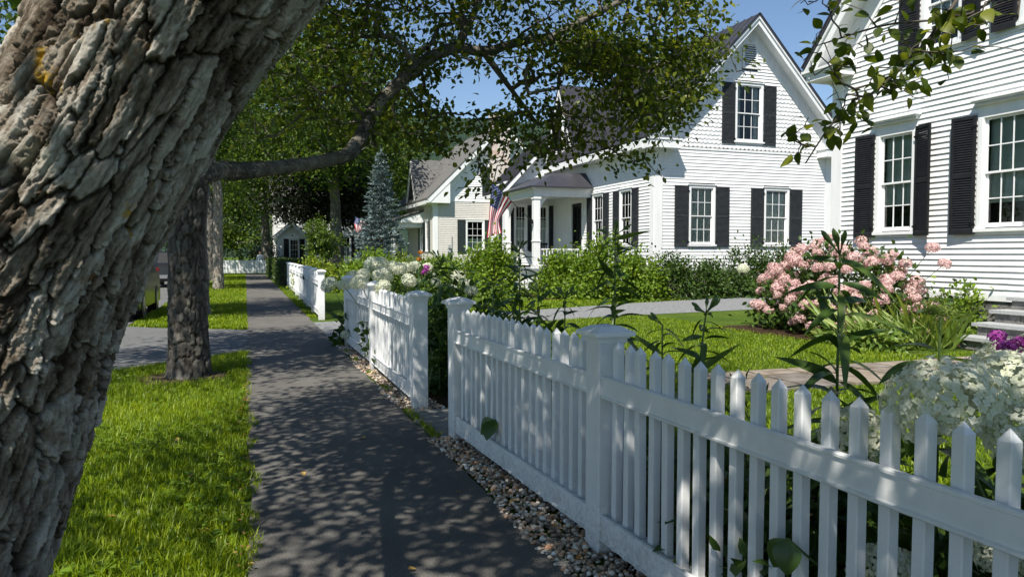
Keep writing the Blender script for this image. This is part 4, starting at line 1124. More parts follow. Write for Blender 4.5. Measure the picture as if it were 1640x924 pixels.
    return np_mesh(name, V.reshape(-1, 3), F, mat, {'tone': tone.ravel(), 'inner': (1 - np.clip(e / wid * 1.1, 0, 1)).ravel(), 'cyl': cyl.reshape(-1, 3)}, not focus), c  # crack mask: inner bark brown plus shade darkened into the cracks
def bark_material(name, stops, inner, lichen=None, bd=.012):
    m, nt, b = mat_new(name)
    at = nt.nodes.new('ShaderNodeAttribute'); at.attribute_name = 'tone'
    ac = nt.nodes.new('ShaderNodeAttribute'); ac.attribute_name = 'cyl'; mc = nt.nodes.new('ShaderNodeMapping'); mc.inputs['Scale'].default_value = (1, 1, .38); nt.links.new(ac.outputs['Vector'], mc.inputs['Vector']); cv = mc.outputs[0]
    n = noise(nt, 2.4, 9, .72, vec=cv); ad = nt.nodes.new('ShaderNodeMath'); ad.operation = 'MULTIPLY_ADD'; ad.inputs[1].default_value = .50
    nt.links.new(at.outputs['Fac'], ad.inputs[0])
    sc = nt.nodes.new('ShaderNodeMath'); sc.operation = 'MULTIPLY'; sc.inputs[1].default_value = .85; nt.links.new(n.outputs[0], sc.inputs[0]); nt.links.new(sc.outputs[0], ad.inputs[2])
    r = ramp(nt, stops); nt.links.new(ad.outputs[0], r.inputs[0])
    ai = nt.nodes.new('ShaderNodeAttribute'); ai.attribute_name = 'inner'
    mx = nt.nodes.new('ShaderNodeMix'); mx.data_type = 'RGBA'; nt.links.new(ai.outputs['Fac'], mx.inputs[0]); nt.links.new(r.outputs[0], mx.inputs[6]); mx.inputs[7].default_value = (*inner, 1)  # cracks get inner bark brown, deepened to carry their shade in the colour
    last = mx.outputs[2]
    if lichen:
        for k, (col, sc_, lo, hi) in enumerate(lichen):
            n2 = noise(nt, sc_, 5, .6); r2 = ramp(nt, [(lo, (0, 0, 0)), (hi, (1, 1, 1))]); nt.links.new(n2.outputs[0], r2.inputs[0])
            m2 = nt.nodes.new('ShaderNodeMix'); m2.data_type = 'RGBA'; nt.links.new(r2.outputs[0], m2.inputs[0]); nt.links.new(last, m2.inputs[6]); m2.inputs[7].default_value = (*col, 1); last = m2.outputs[2]
    nt.links.new(last, b.inputs['Base Color'])
    b.inputs['Roughness'].default_value = .9; b.inputs['Specular IOR Level'].default_value = .15
    n3 = noise(nt, 4.5, 10, .75, vec=cv); bump(nt, b, n3.outputs[0], 1.0, bd)
    return m
bark_apple = bark_material('flaking_bark', [(.44, (.050, .036, .025)), (.58, (.16, .125, .09)), (.72, (.31, .265, .21)), (.90, (.60, .56, .49))], (.035, .024, .016), [((.50, .31, .035), 5.5, .665, .70), ((.25, .12, .04), 9, .67, .74), ((.38, .38, .29), 4, .58, .70)])
bark_grey = bark_material('grey_bark', [(.42, (.075, .068, .058)), (.68, (.14, .13, .112)), (.98, (.25, .235, .205))], (.05, .043, .034))
bark_shaded = bark_material('shaded_bark', [(.42, (.040, .035, .030)), (.68, (.085, .077, .067)), (.98, (.17, .16, .14))], (.03, .025, .02))  # darkened bark: the shade on limb and street tree is put into its colour
bark_pale = bark_material('pale_bark', [(.42, (.16, .13, .10)), (.68, (.29, .25, .20)), (.98, (.44, .40, .34))], (.08, .065, .05))
twig_mat = M('twig_bark', [(.3, (.05, .042, .034)), (.7, (.14, .12, .10))], .9, 9, 4)
limb_mat = M('limb_bark', [(.25, (.06, .05, .04)), (.5, (.16, .145, .12)), (.7, (.36, .34, .28))], .9, 6, 7, 1.0, 30, .03, spec=.1, nrough=.7)

def grow(paths, targets, step=.22, seed=0, sag=.08, tip_r=.0035, expo=.42):
    """branch skeleton: paths are lists of (x,y,z,r); every target is joined to the nearest node"""
    R = np.random.RandomState(seed)
    pos = []; par = []; fix = []
    for k, p in enumerate(paths):
        p = np.asarray(p, float); L = np.linalg.norm(np.diff(p[:, :3], axis=0), axis=1).sum()
        q = smooth_path(p, max(3, int(L / step)))
        if k == 0: j = -1
        else:
            j = int(np.argmin(np.linalg.norm(np.array(pos) - q[0, :3], axis=1)))
        for r in q:
            pos.append(r[:3]); par.append(j); fix.append(max(r[3], .003)); j = len(pos) - 1
    base_n = len(pos)
    tg = np.asarray(targets, float); P0 = np.array(pos)
    dist = np.array([np.min(np.linalg.norm(P0 - t, axis=1)) for t in tg])
    tips = []
    buf = np.zeros((len(pos) + len(tg) * 60, 3)); buf[:len(pos)] = P0; n = len(pos)
    for i in np.argsort(dist):
        t = tg[i]; dv = np.linalg.norm(buf[:n] - t, axis=1); j = int(np.argmin(dv)); a = buf[j]; D = dv[j]
        m = int(np.clip(math.ceil(D / step), 2, 50)); off = R.normal(size=3) * D * .10; off[2] += sag * D
        for q in range(1, m + 1):
            s = q / m; p = a + (t - a) * s + off * 4 * s * (1 - s) * .8 + R.normal(size=3) * .012
            buf[n] = p; par.append(j); fix.append(0); j = n; n += 1
        tips.append(j)
    pos = buf[:n]; par = np.array(par); cnt = np.zeros(n)
    cnt[tips] = 1
    for i in range(n - 1, base_n - 1, -1):
        cnt[par[i]] += cnt[i]
    rad = np.where(np.array(fix) > 0, np.array(fix), tip_r * np.maximum(cnt, 1) ** expo)
    return pos, par, rad, np.array(tips), base_n
def branch_parts(pos, par, rad, mat, mat_twig, parent, split=.012):
    idx = np.where(par >= 0)[0]
    ra = np.minimum(rad[par[idx]], rad[idx] * 1.6)
    big = rad[idx] > split
    if big.any():
        o = add('limbs', edges_mesh('limbs', pos[par[idx[big]]], pos[idx[big]], ra[big], rad[idx[big]], mat, 9), parent); o.location = -Vector(worg(parent)); o['kind'] = 'stuff'
    sm = ~big
    if sm.any():
        o = add('twigs', edges_mesh('twigs', pos[par[idx[sm]]], pos[idx[sm]], ra[sm], rad[idx[sm]], mat_twig, 4), parent); o.location = -Vector(worg(parent)); o['kind'] = 'stuff'
def crown_leaves(tips, par, pos, R, per, spread, L, up=.5):
    """leaves round every twig tip and back along its last pieces"""
    P_ = []; D_ = []
    for t in tips:
        j = t; chain = [t]
        for _ in range(3):
            if par[j] >= 0: j = par[j]; chain.append(j)
        ch = pos[chain]
        k = max(1, int(per * R.uniform(.6, 1.4)))
        a = R.rand(k) ** 1.3 * (len(ch) - 1); i = np.minimum(a.astype(int), len(ch) - 2); f = (a - i)[:, None]
        p = ch[i] * (1 - f) + ch[i + 1] * f + R.normal(size=(k, 3)) * spread * np.array([1, 1, .8])
        ax = unit(ch[0] - ch[-1]); d = ax * .7 + R.normal(size=(k, 3)) * .7; d[:, 2] -= .25
        P_.append(p); D_.append(d)
    P_ = np.vstack(P_); D_ = np.vstack(D_); n = len(P_)
    N_ = R.normal(size=(n, 3)) * .55; N_[:, 2] += up * 1.4
    return P_, D_, N_, R.uniform(.65, 1.2, n) * L
def crown_targets(c, r, n, seed, shell=.45, bottom=-.75, lumps=9):
    R = np.random.RandomState(seed); out = []
    lc = unit(R.normal(size=(lumps, 3))); la = R.uniform(.12, .3, lumps)
    while len(out) < n:
        d = unit(R.normal(size=3)); rr = (shell + (1 - shell) * R.rand()) 
        bulge = .78 + (la * np.clip(lc @ d, 0, 1) ** 4).sum()
        p = d * rr * bulge
        if p[2] < bottom: continue
        out.append(np.array(c) + p * np.array(r))
    return np.array(out)

leaf_apple = leafmat('apple_leaves', [(0, (.045, .075, .010)), (.5, (.105, .15, .016)), (.85, (.19, .23, .025)), (.97, (.27, .28, .04)), (1, (.36, .32, .06))], .52, .42)
leaf_maple = leafmat('maple_leaves', [(0, (.030, .064, .010)), (.5, (.07, .13, .016)), (.9, (.135, .20, .024)), (1, (.21, .26, .035))], .52, .5)
leaf_dark = leafmat('dark_leaves', [(0, (.010, .014, .009)), (.6, (.018, .026, .012)), (1, (.035, .045, .016))], .2, .5)
leaf_light = leafmat('sunny_leaves', [(0, (.05, .10, .012)), (.5, (.09, .16, .018)), (1, (.17, .23, .03))], .42, .5)
leaf_shrub = leafmat('shrub_leaves', [(0, (.075, .14, .014)), (.5, (.15, .25, .022)), (.9, (.23, .32, .035)), (1, (.34, .36, .08))], .42, .45)
leaf_box = leafmat('deep_green_leaves', [(0, (.025, .055, .012)), (.5, (.05, .10, .018)), (.9, (.085, .145, .025)), (1, (.16, .12, .035))], .32, .42)
leaf_lime = leafmat('lime_leaves', [(0, (.11, .17, .012)), (.5, (.20, .28, .018)), (1, (.32, .36, .04))], .4, .5)
leaf_lily = leafmat('lily_leaves', [(0, (.03, .07, .012)), (.6, (.06, .115, .02)), (1, (.12, .18, .03))], .36, .33, spec=.5)
leaf_iris = leafmat('iris_leaves', [(0, (.09, .16, .03)), (.6, (.18, .27, .05)), (1, (.32, .37, .11))], .36, .4)
needle_blue = leafmat('blue_needles', [(0, (.07, .11, .11)), (.6, (.16, .22, .22)), (1, (.27, .34, .33))], .15, .6, (1, 1, 1))
petal_white = leafmat('white_petals', [(0, (.60, .64, .42)), (.4, (.78, .79, .62)), (1, (.88, .88, .78))], .35, .6, (1, 1, .9))
petal_green = leafmat('greenish_petals', [(0, (.36, .42, .33)), (.5, (.48, .53, .44)), (1, (.62, .65, .56))], .3, .6, (1, 1, .9))
petal_pink = leafmat('pink_petals', [(0, (.56, .29, .30)), (.4, (.72, .47, .46)), (.7, (.78, .58, .52)), (1, (.82, .71, .60))], .3, .6, (1, .9, .85))
petal_purple = leafmat('purple_petals', [(0, (.22, .02, .20)), (.6, (.42, .05, .36)), (1, (.55, .15, .48))], .3, .5, (1, .8, 1))
stem_green = M('green_stem', [(.3, (.06, .11, .025)), (.7, (.11, .17, .04))], .5, 12)
stem_brown = M('woody_stem', [(.3, (.06, .045, .03)), (.7, (.12, .09, .06))], .9, 12)

# ------------------------------------------------------------------ the leaning tree in the foreground
def pz(px, py, Z, rpx):
    p = P(px, py, Z); return (p[0], p[1], p[2], rpx * Z / FPX)
ctrl = [(-1.04, 1.62, -.10, .40), (-.95, 1.62, .25, .325), (-.83, 1.63, .55, .295), pz(-152, 852, 1.5, 222), pz(-34, 505, 1.5, 207), pz(146, 238, 1.5, 158), pz(276, 7, 1.5, 170), pz(418, -190, 1.5, 190), pz(585, -375, 1.52, 170), pz(740, -590, 1.56, 140)]
top = np.array(ctrl[-1][:3])
T1 = thing('leaning_tree', 'big leaning tree with flaking grey bark and overhanging leafy branches by the sidewalk', 'tree', (-1.0, 1.62, 0))
me, c1 = bark_tube('trunk', ctrl, 980, 520, bark_apple, (.041, .150), .0150, 3, .012, .36, (.22, .80, .90))
o = add('trunk', me, T1); o.location = -Vector(worg(T1))
limb = [pz(200, 330, 1.62, 40), pz(290, 290, 2.4, 22), pz(350, 274, 3.3, 14.5), pz(400, 273, 3.8, 13), pz(450, 268, 4.2, 11.5), pz(520, 258, 4.6, 10.5), pz(560, 246, 4.8, 10.5), pz(582, 212, 4.95, 10.5), pz(602, 172, 5.1, 10), pz(645, 128, 5.25, 10), pz(690, 92, 5.4, 9.5), pz(735, 76, 5.6, 8.5), pz(775, 84, 5.8, 7.5), pz(830, 68, 6.0, 6.5), pz(880, 62, 6.2, 5.5), pz(940, 80, 6.4, 4), pz(1010, 120, 6.5, 2.8)]
limb2 = [pz(735, 76, 5.6, 6), pz(760, 20, 5.8, 5), pz(800, -60, 6.1, 5), pz(860, -140, 6.5, 3)]
limb3 = [pz(775, 84, 5.8, 6), pz(800, 125, 5.9, 4.5), pz(835, 160, 6.0, 3.4), pz(862, 200, 6.1, 2.4)]
limb4 = [pz(880, 62, 6.2, 6), pz(960, 20, 6.4, 5), pz(1060, -30, 6.8, 3.5)]
tp = ctrl[-1]
over = [(tp[0], tp[1], tp[2], .14), (tp[0] + .6, tp[1] + .05, tp[2] + .55, .10), (1.6, 2.2, 3.95, .07), (2.6, 2.5, 3.75, .045), tuple(pz(1640, -150, 3.9, 9)), tuple(pz(1560, -40, 3.9, 5))]
up1 = [(tp[0], tp[1], tp[2], .13), (tp[0] + .1, tp[1] - .5, tp[2] + .9, .09), (tp[0] - .5, tp[1] - 1.4, tp[2] + 1.5, .05)]
up2 = [(tp[0], tp[1], tp[2], .12), (tp[0] - .5, tp[1] + .6, tp[2] + .9, .08), (tp[0] - 1.0, tp[1] + 1.4, tp[2] + 1.6, .045)]
R = np.random.RandomState(21)
def region(n, x0, x1, y0, y1, z0, z1, ok=None):
    out = []
    while len(out) < n:
        a, b = R.uniform(x0, x1), R.uniform(y0, y1)
        if ok and not ok(a, b): continue
        out.append(P(a, b, R.uniform(z0, z1)))
    return out
def hole(a, b): return ((a - 765) / 85) ** 2 + ((b - 140) / 42) ** 2 > 1
def rightedge(a, b):
    lim = np.interp(b, [-150, 0, 60, 110, 150, 190, 250], [1150, 1140, 1155, 1150, 1140, 1085, 1030]); return a < lim
tips_view = []
tips_view += region(370, 560, 1150, -150, 85, 5.0, 7.4, lambda a, b: hole(a, b) and rightedge(a, b))
tips_view += region(235, 880, 1150, 60, 215, 5.2, 7.0, lambda a, b: rightedge(a, b) and not (a < 955 and b > 120 and R.rand() < .6))
tips_view += region(92, 600, 860, 90, 235, 5.0, 6.6, hole)
tips_view += region(135, 395, 620, -80, 240, 4.6, 7.0)
tips_view += region(10, 690, 840, 225, 300, 5.2, 6.2)
tips_view += region(26, 870, 1070, 210, 262, 5.4, 6.6)
tips_view += [P(a, b, 5.7) for a, b in ((1180, 118), (1165, 70), (1195, 125), (1110, 205), (1090, 190), (730, 300), (815, 262), (1062, 285), (1155, 20))]
tips_over = []
while len(tips_over) < 420:  # unseen overhead crown, laid out for the shade it casts on sidewalk and fence
    p = np.array([R.uniform(-3.6, 1.5), R.uniform(-3.6, 6.3), R.uniform(3.1, 6.4)])
    v = p - CAM; Z = v @ FWD
    if Z > 0.2:
        a = 820 + FPX * (v @ RGT) / Z; b = 462 - FPX * (v @ UPV) / Z
        if -260 < a < 1900 and b > -170: continue
    if p[0] < -2.0 and p[1] > .6 and R.rand() > .12: continue  # crown left sparse here so the verge grass stays sunlit
    q0 = p - np.array([-.45, 1.7, 1.5]); dq = np.linalg.norm(q0 - SUN_TO * (q0 @ SUN_TO))
    if dq < .95 and R.rand() > .12: continue  # crown thinned along the sun ray to let sun patches onto the trunk
    q0 = p - np.array([2.4, 1.3, 1.0]); dq = np.linalg.norm(q0 - SUN_TO * (q0 @ SUN_TO))
    if dq < .55 and R.rand() > .3: continue  # crown thinned again to let sun onto the near hydrangea
    tips_over.append(p)
hang_band = []
for q in range(105):
    s = R.rand(); a = 1640 - 350 * s + R.normal() * 36; b = -30 + 285 * s ** 1.15 + R.normal() * 30
    if q % 3 == 0: a = R.uniform(1280, 1560); b = R.uniform(-10, 150) * (1 - .2 * s)
    if a > 1655 or b > 285: continue
    hang_band.append(P(a, b, R.uniform(3.55, 4.15)))
paths = [[(*c1[i][:3], c1[i][3] * .6) for i in range(0, len(c1), 60)] + [tuple(c1[-1])], limb, limb2, limb3, limb4, over, up1, up2]
pos, par, rad, tips, bn = grow(paths, tips_view + tips_over, .2, 4, .05, .0032)
skip = np.zeros(len(pos), bool); skip[:max(3, int(np.linalg.norm(np.diff(np.array(paths[0])[:, :3], axis=0), axis=1).sum() / .2))] = True
par2 = par.copy(); par2[skip] = -1
branch_parts(pos, par2, rad, limb_mat, twig_mat, T1)
lm, _ = bark_tube('main_limb', limb, 620, 56, bark_shaded, (.020, .055), .008, 8, .008)
o = add('main_limb', lm, T1); o.location = -Vector(worg(T1))
isv = np.array([((p - CAM) @ FWD > .3 and 462 - FPX * ((p - CAM) @ UPV) / ((p - CAM) @ FWD) > -165) for p in pos[tips]])
pl, dl, nl, ll = crown_leaves(tips[~isv], par, pos, R, 125, .26, .10)
o = add('upper_crown', leaves_mesh('upper_crown', pl, dl, nl, ll, leaf_apple, R.rand(len(pl)) ** 1.2, .34, .08, .1, True), T1); o.location = -Vector(worg(T1)); o['kind'] = 'stuff'
pl, dl, nl, ll = crown_leaves(tips[isv], par, pos, R, 25, .085, .053)
o = add('crown', leaves_mesh('crown', pl, dl, nl, ll, leaf_apple, R.rand(len(pl)) ** 1.2), T1); o.location = -Vector(worg(T1)); o['kind'] = 'stuff'
# the near hanging spray: every leaf is a piece of its own
hp, hpar, hrad, htips, hb = grow([over, [pz(1560, -40, 3.9, 4), pz(1490, 60, 3.9, 3), pz(1410, 140, 3.85, 2.4), pz(1340, 190, 3.8, 1.8), pz(1290, 262, 3.8, 1.2)], [pz(1640, -60, 3.9, 3), pz(1560, 20, 3.9, 2.2), pz(1420, 40, 3.9, 1.8), pz(1320, 70, 3.9, 1.2)], [pz(1640, -60, 3.9, 2.5), pz(1630, 30, 3.9, 1.6)]], hang_band, .09, 9, .03, .0022)
nov = max(3, int(np.linalg.norm(np.diff(np.array(over)[:, :3], axis=0), axis=1).sum() / .09))
hpar2 = hpar.copy(); hpar2[:nov] = -1
idx = np.where(hpar2 >= 0)[0]
hbr = add('hanging_branch', edges_mesh('hanging_branch', hp[hpar[idx]], hp[idx], hrad[hpar[idx]].clip(max=.02), hrad[idx], twig_mat, 5), T1); hbr.location = -Vector(worg(T1)); WORG[hbr.name] = np.zeros(3)
def leaf_single(name, mat, L=1.0, wid=.3, seg=6, droop=.25, rnd=.5, fold=.12, peak=.4):
    vs = []; fs = []
    for i in range(seg + 1):
        t = i / seg; w = wid * (math.sin(math.pi * min(1, t / (2 * peak)) ** 1.0) if t < peak else math.cos((t - peak) / (1 - peak) * math.pi / 2) ** .8)
        w = max(w, .004); z = -droop * t * t
        vs += [(t * L, -w * L, (z + fold * w) * L), (t * L, 0, z * L), (t * L, w * L, (z + fold * w) * L)]
    fs = []
    for i in range(seg):
        a = 3 * i; fs += [(a, a + 3, a + 4, a + 1), (a + 1, a + 4, a + 5, a + 2)]
    return np_mesh(name, np.array(vs), np.array(fs), mat, {'rnd': np.full(len(vs), rnd)}, True)
HL = [leaf_single('leaf', leaf_apple, 1, .30 + .03 * (i % 3), 5, .12 + .08 * i, r, .15) for i, r in enumerate((.1, .3, .5, .7, .2, .9))]
def orient(d, n):
    d = Vector(d).normalized(); s = Vector(n).cross(d).normalized(); u = d.cross(s)
    return Matrix(((d.x, s.x, u.x), (d.y, s.y, u.y), (d.z, s.z, u.z))).to_euler()
pl, dl, nl, ll = crown_leaves(htips, hpar, hp, R, 3.6, .03, .075)
for i in range(min(len(pl), 298)):
    s = ll[i]
    o = add('leaf', HL[i % 6], hbr, None, orient(dl[i], nl[i] + np.array([0, 0, .3])), (s, s, s)); o.location = pl[i]

# ------------------------------------------------------------------ street trees and background trees
def tree(name, label, base, h_trunk, r, crown_c, crown_r, ntips, per, L, mat, bark=None, bark_m=None, seed=1, group=None, shell=.35, bottom=-.7, lean=(0, 0), spread=None, simple=True, res=None):
    base = np.array([base[0], base[1], 0.0]); R = np.random.RandomState(seed)
    t = thing(name, label, 'tree', tuple(base), group)
    cc = np.array(crown_c, float); topz = cc[2] + crown_r[2] * .35
    tx = [(base[0], base[1], -.1, r * 1.55), (base[0], base[1], .18, r * 1.16), (base[0] + lean[0] * .3, base[1] + lean[1] * .3, h_trunk * .45, r), (base[0] + lean[0], base[1] + lean[1], h_trunk, r * .9)]
    j = tx[-1]; tx2 = [j, ((j[0] + cc[0]) / 2, (j[1] + cc[1]) / 2, (h_trunk + topz) / 2, r * .6), (cc[0], cc[1], topz, r * .2)]
    nu, nv = res or (40, 90)
    me, c = bark_tube('trunk', tx + tx2[1:2], nv, nu, bark_m or bark_grey, (r * .32, r * .75) if bark is None else bark, r * .085, seed, r * .08)
    o = add('trunk', me, t); o.location = -Vector(worg(t))
    tg = crown_targets(cc, crown_r, ntips, seed, shell, bottom)
    pos, par, rad, tips, bn = grow([tx + tx2[1:]], tg, max(.35, crown_r[0] * .13), seed, .05, .012 * crown_r[0] / 4)
    par2 = par.copy(); k = int(bn * .55); par2[:k] = -1
    branch_parts(pos, par2, rad, limb_mat, twig_mat, t, .03)
    pl, dl, nl, ll = crown_leaves(tips, par, pos, R, per, spread or crown_r[0] * .10, L)
    o = add('crown', leaves_mesh('crown', pl, dl, nl, ll, mat, R.rand(len(pl)), .36, .06, .1, simple), t); o.location = -Vector(worg(t)); o['kind'] = 'stuff'
    return t
g2 = G(303, 600); g3 = G(318, 506); g4 = G(350, 463)
tree('street_tree', 'shaded rough-barked street tree on the verge just before the driveway apron', g2, 3.4, .215, (-2.7, 9.0, 6.6), (3.3, 3.4, 2.9), 250, 66, .125, leaf_maple, seed=31, group='street trees on the grass verge', res=(120, 300), bottom=-.55, bark_m=bark_shaded)
tree('street_tree', 'second dark street tree standing beyond the driveway apron', (g3[0] - .1, g3[1]), 4.0, .33, (-2.6, 18.4, 7.8), (3.6, 3.8, 3.6), 260, 60, .15, leaf_maple, seed=32, group='street trees on the grass verge', res=(90, 200))
tree('street_tree', 'pale slender forking trunk street tree, sunlit, third along the verge', g4, 4.6, .205, (-2.4, 33.5, 8.6), (4.2, 4.6, 4.0), 270, 56, .18, leaf_maple, bark_m=bark_pale, seed=33, group='street trees on the grass verge', res=(70, 160), bottom=-.5)
tree('street_tree', 'shaded street tree behind the pale trunk near the far board fence', (-1.9, 45), 4.0, .3, (-2.8, 46, 9), (4.6, 5, 4.5), 250, 52, .2, leaf_maple, seed=34, group='street trees on the grass verge')
tree('street_tree', 'farthest street tree, its thin trunk left of the white board fence', (-2.0, 57), 3.6, .26, (-2.2, 58, 8.4), (4.4, 5, 4.8), 220, 34, .22, leaf_light, seed=35, group='street trees on the grass verge')
bgT = [
 ('maple_tree', 'tall spreading maple whose shade darkens the far white house', (6.8, 60), 5.0, .45, (6.0, 58, 13.5), (7.0, 6.0, 9.0), 480, 50, .28, leaf_maple, -.75),
 ('copper_beech', 'almost black copper beech hanging over the distant white house', (8.0, 68), 3.0, .4, (6.9, 66, 7.4), (5.6, 4.6, 4.4), 420, 52, .26, leaf_dark, -.9),
 ('maple_tree', 'large green maple rising behind the leaning tree limb, left of the beech', (1.8, 72), 4.0, .4, (1.0, 70, 13.5), (7, 6, 11), 460, 48, .30, leaf_maple, -.85),
 ('background_tree', 'sunny yellow-green tree closing the view beyond the board fence', (-3.2, 88), 2.5, .3, (-2.4, 88, 6), (7.5, 4, 6.2), 420, 50, .3, leaf_light, -.98),
 ('background_tree', 'leafy tree behind the hedge end, left of the distant house', (-9.5, 84), 3, .35, (-9.5, 84, 9), (6, 5, 8), 260, 38, .3, leaf_maple, -.95),
 ('background_tree', 'dense tall tree across the road behind the leaning trunk', (-14, 32), 3, .4, (-14, 32, 8.5), (6, 7, 6.5), 260, 38, .25, leaf_maple, -.95),
 ('background_tree', 'leafy tree across the road, half hidden by the leaning trunk', (-15, 54), 3, .4, (-15, 54, 8.5), (6, 7, 7), 240, 40, .28, leaf_maple, -.9),
 ('background_tree', 'lighter tree across the road, seen left of the street trees', (-13, 74), 3, .4, (-13, 74, 8.5), (6, 7, 7), 240, 40, .3, leaf_light, -.9),
 ('background_tree', 'bright green tree in the gap above the tan house roof', (27, 92), 4, .4, (27, 92, 9.8), (7, 6, 6.2), 260, 40, .34, leaf_light, -.8),
 ('background_tree', 'round tree left of the bright green one, above the tan house ridge', (18.5, 96), 4, .4, (18.5, 96, 9.6), (6.5, 6, 6.4), 240, 40, .34, leaf_maple, -.8),
 ('background_tree', 'green tree top showing between brick chimney and middle white house', (36, 84), 4, .4, (36, 84, 9.6), (6, 6, 5.6), 220, 40, .34, leaf_light, -.8),
 ('background_tree', 'tree behind the spruce between beech and tan house', (13.0, 80), 4, .4, (12.6, 80, 13), (6.5, 6, 10), 420, 48, .32, leaf_maple, -.85),
]
for i, (nm, lb, b, ht, r, cc, cr, nt_, per, L, mt_, bo) in enumerate(bgT):
    tree(nm, lb, b, ht, r, cc, cr, nt_, per, L, mt_, seed=50 + i, group='background trees', bottom=bo)
# small ornamental tree in front of the distant house
tree('small_tree', 'small multi-tone ornamental tree before the distant white house, beside the spruce', (4.2, 42), 1.0, .09, (3.9, 41.6, 2.2), (1.15, 1.3, 1.3), 130, 34, .13, leaf_light, seed=71, bottom=-.95)

# blue spruce
def spruce(label, base, h, w, seed):
    R = np.random.RandomState(seed); b = np.array([base[0], base[1], 0.]); t = thing('blue_spruce', label, 'tree', tuple(b))
    mb = MB(); mb.tube([b + [0, 0, -.05], b + [0, 0, h * .5], b + [0, 0, h]], [.12, .07, .012], 8); mb.build('trunk', stem_brown, t)
    A = []; B = []; ra = []; LP = []; LD = []
    z = .35
    while z < h - .1:
        f = 1 - z / h; rl = w * (f ** .85) * .5 + .08; nb = int(6 + 6 * f); a0 = R.rand() * 6.28
        for k in range(nb):
            a = a0 + 6.283 * k / nb + R.normal() * .12; l = rl * R.uniform(.75, 1.15); rise = R.uniform(-.12, .12) + .25 * (1 - f)
            p0 = b + [0, 0, z]; d = np.array([math.cos(a), math.sin(a), rise]); p1 = p0 + d * l * .65 + [0, 0, -.05 * l]; p2 = p0 + d * l + [0, 0, .04 * l]
            A += [p0, p1]; B += [p1, p2]; ra += [.012, .008]
            n = int(50 * l + 14)
            s = R.rand(n) ** .7; side = R.choice([-1, 1], n); q = p0 + (p2 - p0) * s[:, None]
            perp = np.array([-math.sin(a), math.cos(a), 0]); ext = (1 - s * .75) * l * .28 * R.rand(n)
            q = q + perp * (side * ext)[:, None] + R.normal(size=(n, 3)) * [.01, .01, .025]
            LP.append(q); LD.append(d * .8 + perp * side[:, None] * .6 + R.normal(size=(n, 3)) * .35)
        z += .20 + .10 * f
    LP.append(b + [0, 0, h] + R.normal(size=(20, 3)) * [.02, .02, .15]); LD.append(np.tile([0, 0, 1.], (20, 1)) + R.normal(size=(20, 3)) * .4)
    o = add('branches', edges_mesh('branches', np.array(A), np.array(B), np.array(ra), np.array(ra) * .6, stem_brown, 4), t); o.location = -Vector(b); o['kind'] = 'stuff'
    P_ = np.vstack(LP); D_ = np.vstack(LD); n = len(P_)
    o = add('needles', leaves_mesh('needles', P_, D_, R.normal(size=(n, 3)) + [0, 0, 1], R.uniform(.12, .22, n), needle_blue, R.rand(n), .16, .05, 0, True), t); o.location = -Vector(b); o['kind'] = 'stuff'
sp = P(611, 408, 38)
spruce('young silvery blue spruce standing in front of the tan house porch', sp[:2], 6.7, 3.1, 4)

# ------------------------------------------------------------------ shrubs, hedges
SH = 'shrubs around the middle house'
def shrub(name, label, c, rx, ry, h, n, L, mat, seed, group=None, clumps=46, z0=.05, simple=False, wid=.3, cat='shrub', rotz=0, sp=.17):
    R = np.random.RandomState(seed); c = np.array([c[0], c[1], 0.])
    t = thing(name, label, cat, tuple(c), group)
    if group == SH: n = int(n * 1.9); L = L * 1.2
    d = unit(R.normal(size=(clumps, 3))); d[:, 2] = np.abs(d[:, 2]) * 1.1 - .15
    k = R.uniform(.55, 1.0, clumps)[:, None]
    cl = d * k * np.array([rx, ry, h * .92]); cl[:, 2] = np.clip(cl[:, 2] + h * .05, z0, None)
    ii = R.randint(0, clumps, n)
    off = R.normal(size=(n, 3)) * np.array([rx, ry, h * .8]) * sp
    p = cl[ii] + off; p[:, 2] = np.maximum(p[:, 2], z0)
    if rotz:
        cz, sz = math.cos(rotz), math.sin(rotz); p = np.stack([p[:, 0] * cz - p[:, 1] * sz, p[:, 0] * sz + p[:, 1] * cz, p[:, 2]], -1)
    out = unit(p - np.array([0, 0, h * .3])); D = out * .8 + R.normal(size=(n, 3)) * .6; N = out * .6 + R.normal(size=(n, 3)) * .45 + [0, 0, .7]
    o = add('foliage', leaves_mesh('foliage', p, D, N, R.uniform(.7, 1.25, n) * L, mat, np.clip(R.rand(n) * .8 + .2 * R.rand(clumps)[ii], 0, 1), wid, .08, .12, simple), t); o['kind'] = 'stuff'
    A = np.tile([[0, 0, 0.]], (clumps, 1)) + R.normal(size=(clumps, 3)) * [rx * .15, ry * .15, 0]; Bm = cl.copy()
    o = add('stems', edges_mesh('stems', A, Bm, np.full(clumps, .012), np.full(clumps, .004), stem_brown, 4), t); o['kind'] = 'stuff'
    return t, cl
def at(px, Z): q = P(px, 408, Z); return (q[0], q[1])
SH = 'shrubs around the middle house'
shrub('shrub', 'bright green shrub in front of the porch column, flecked with cream blooms', at(905, 26.3), .95, .95, 1.65, 2600, .11, leaf_shrub, 1, SH)
shrub('shrub', 'tallest bright green shrub under the street-side windows of the middle house', at(962, 25.3), 1.25, 1.1, 2.0, 3600, .11, leaf_shrub, 2, SH)
shrub('shrub', 'light green shrub at the left corner board of the middle house', at(1022, 24.6), 1.0, .9, 1.75, 2800, .10, leaf_shrub, 3, SH)
shrub('shrub', 'deep green shrub below the left ground-floor window of the middle house', at(1082, 25.2), 1.0, .8, 1.55, 2800, .09, leaf_box, 4, SH)
shrub('shrub', 'dark shrub between the two ground-floor windows of the middle house', at(1138, 25.8), .75, .7, 1.35, 2200, .09, leaf_box, 5, SH)
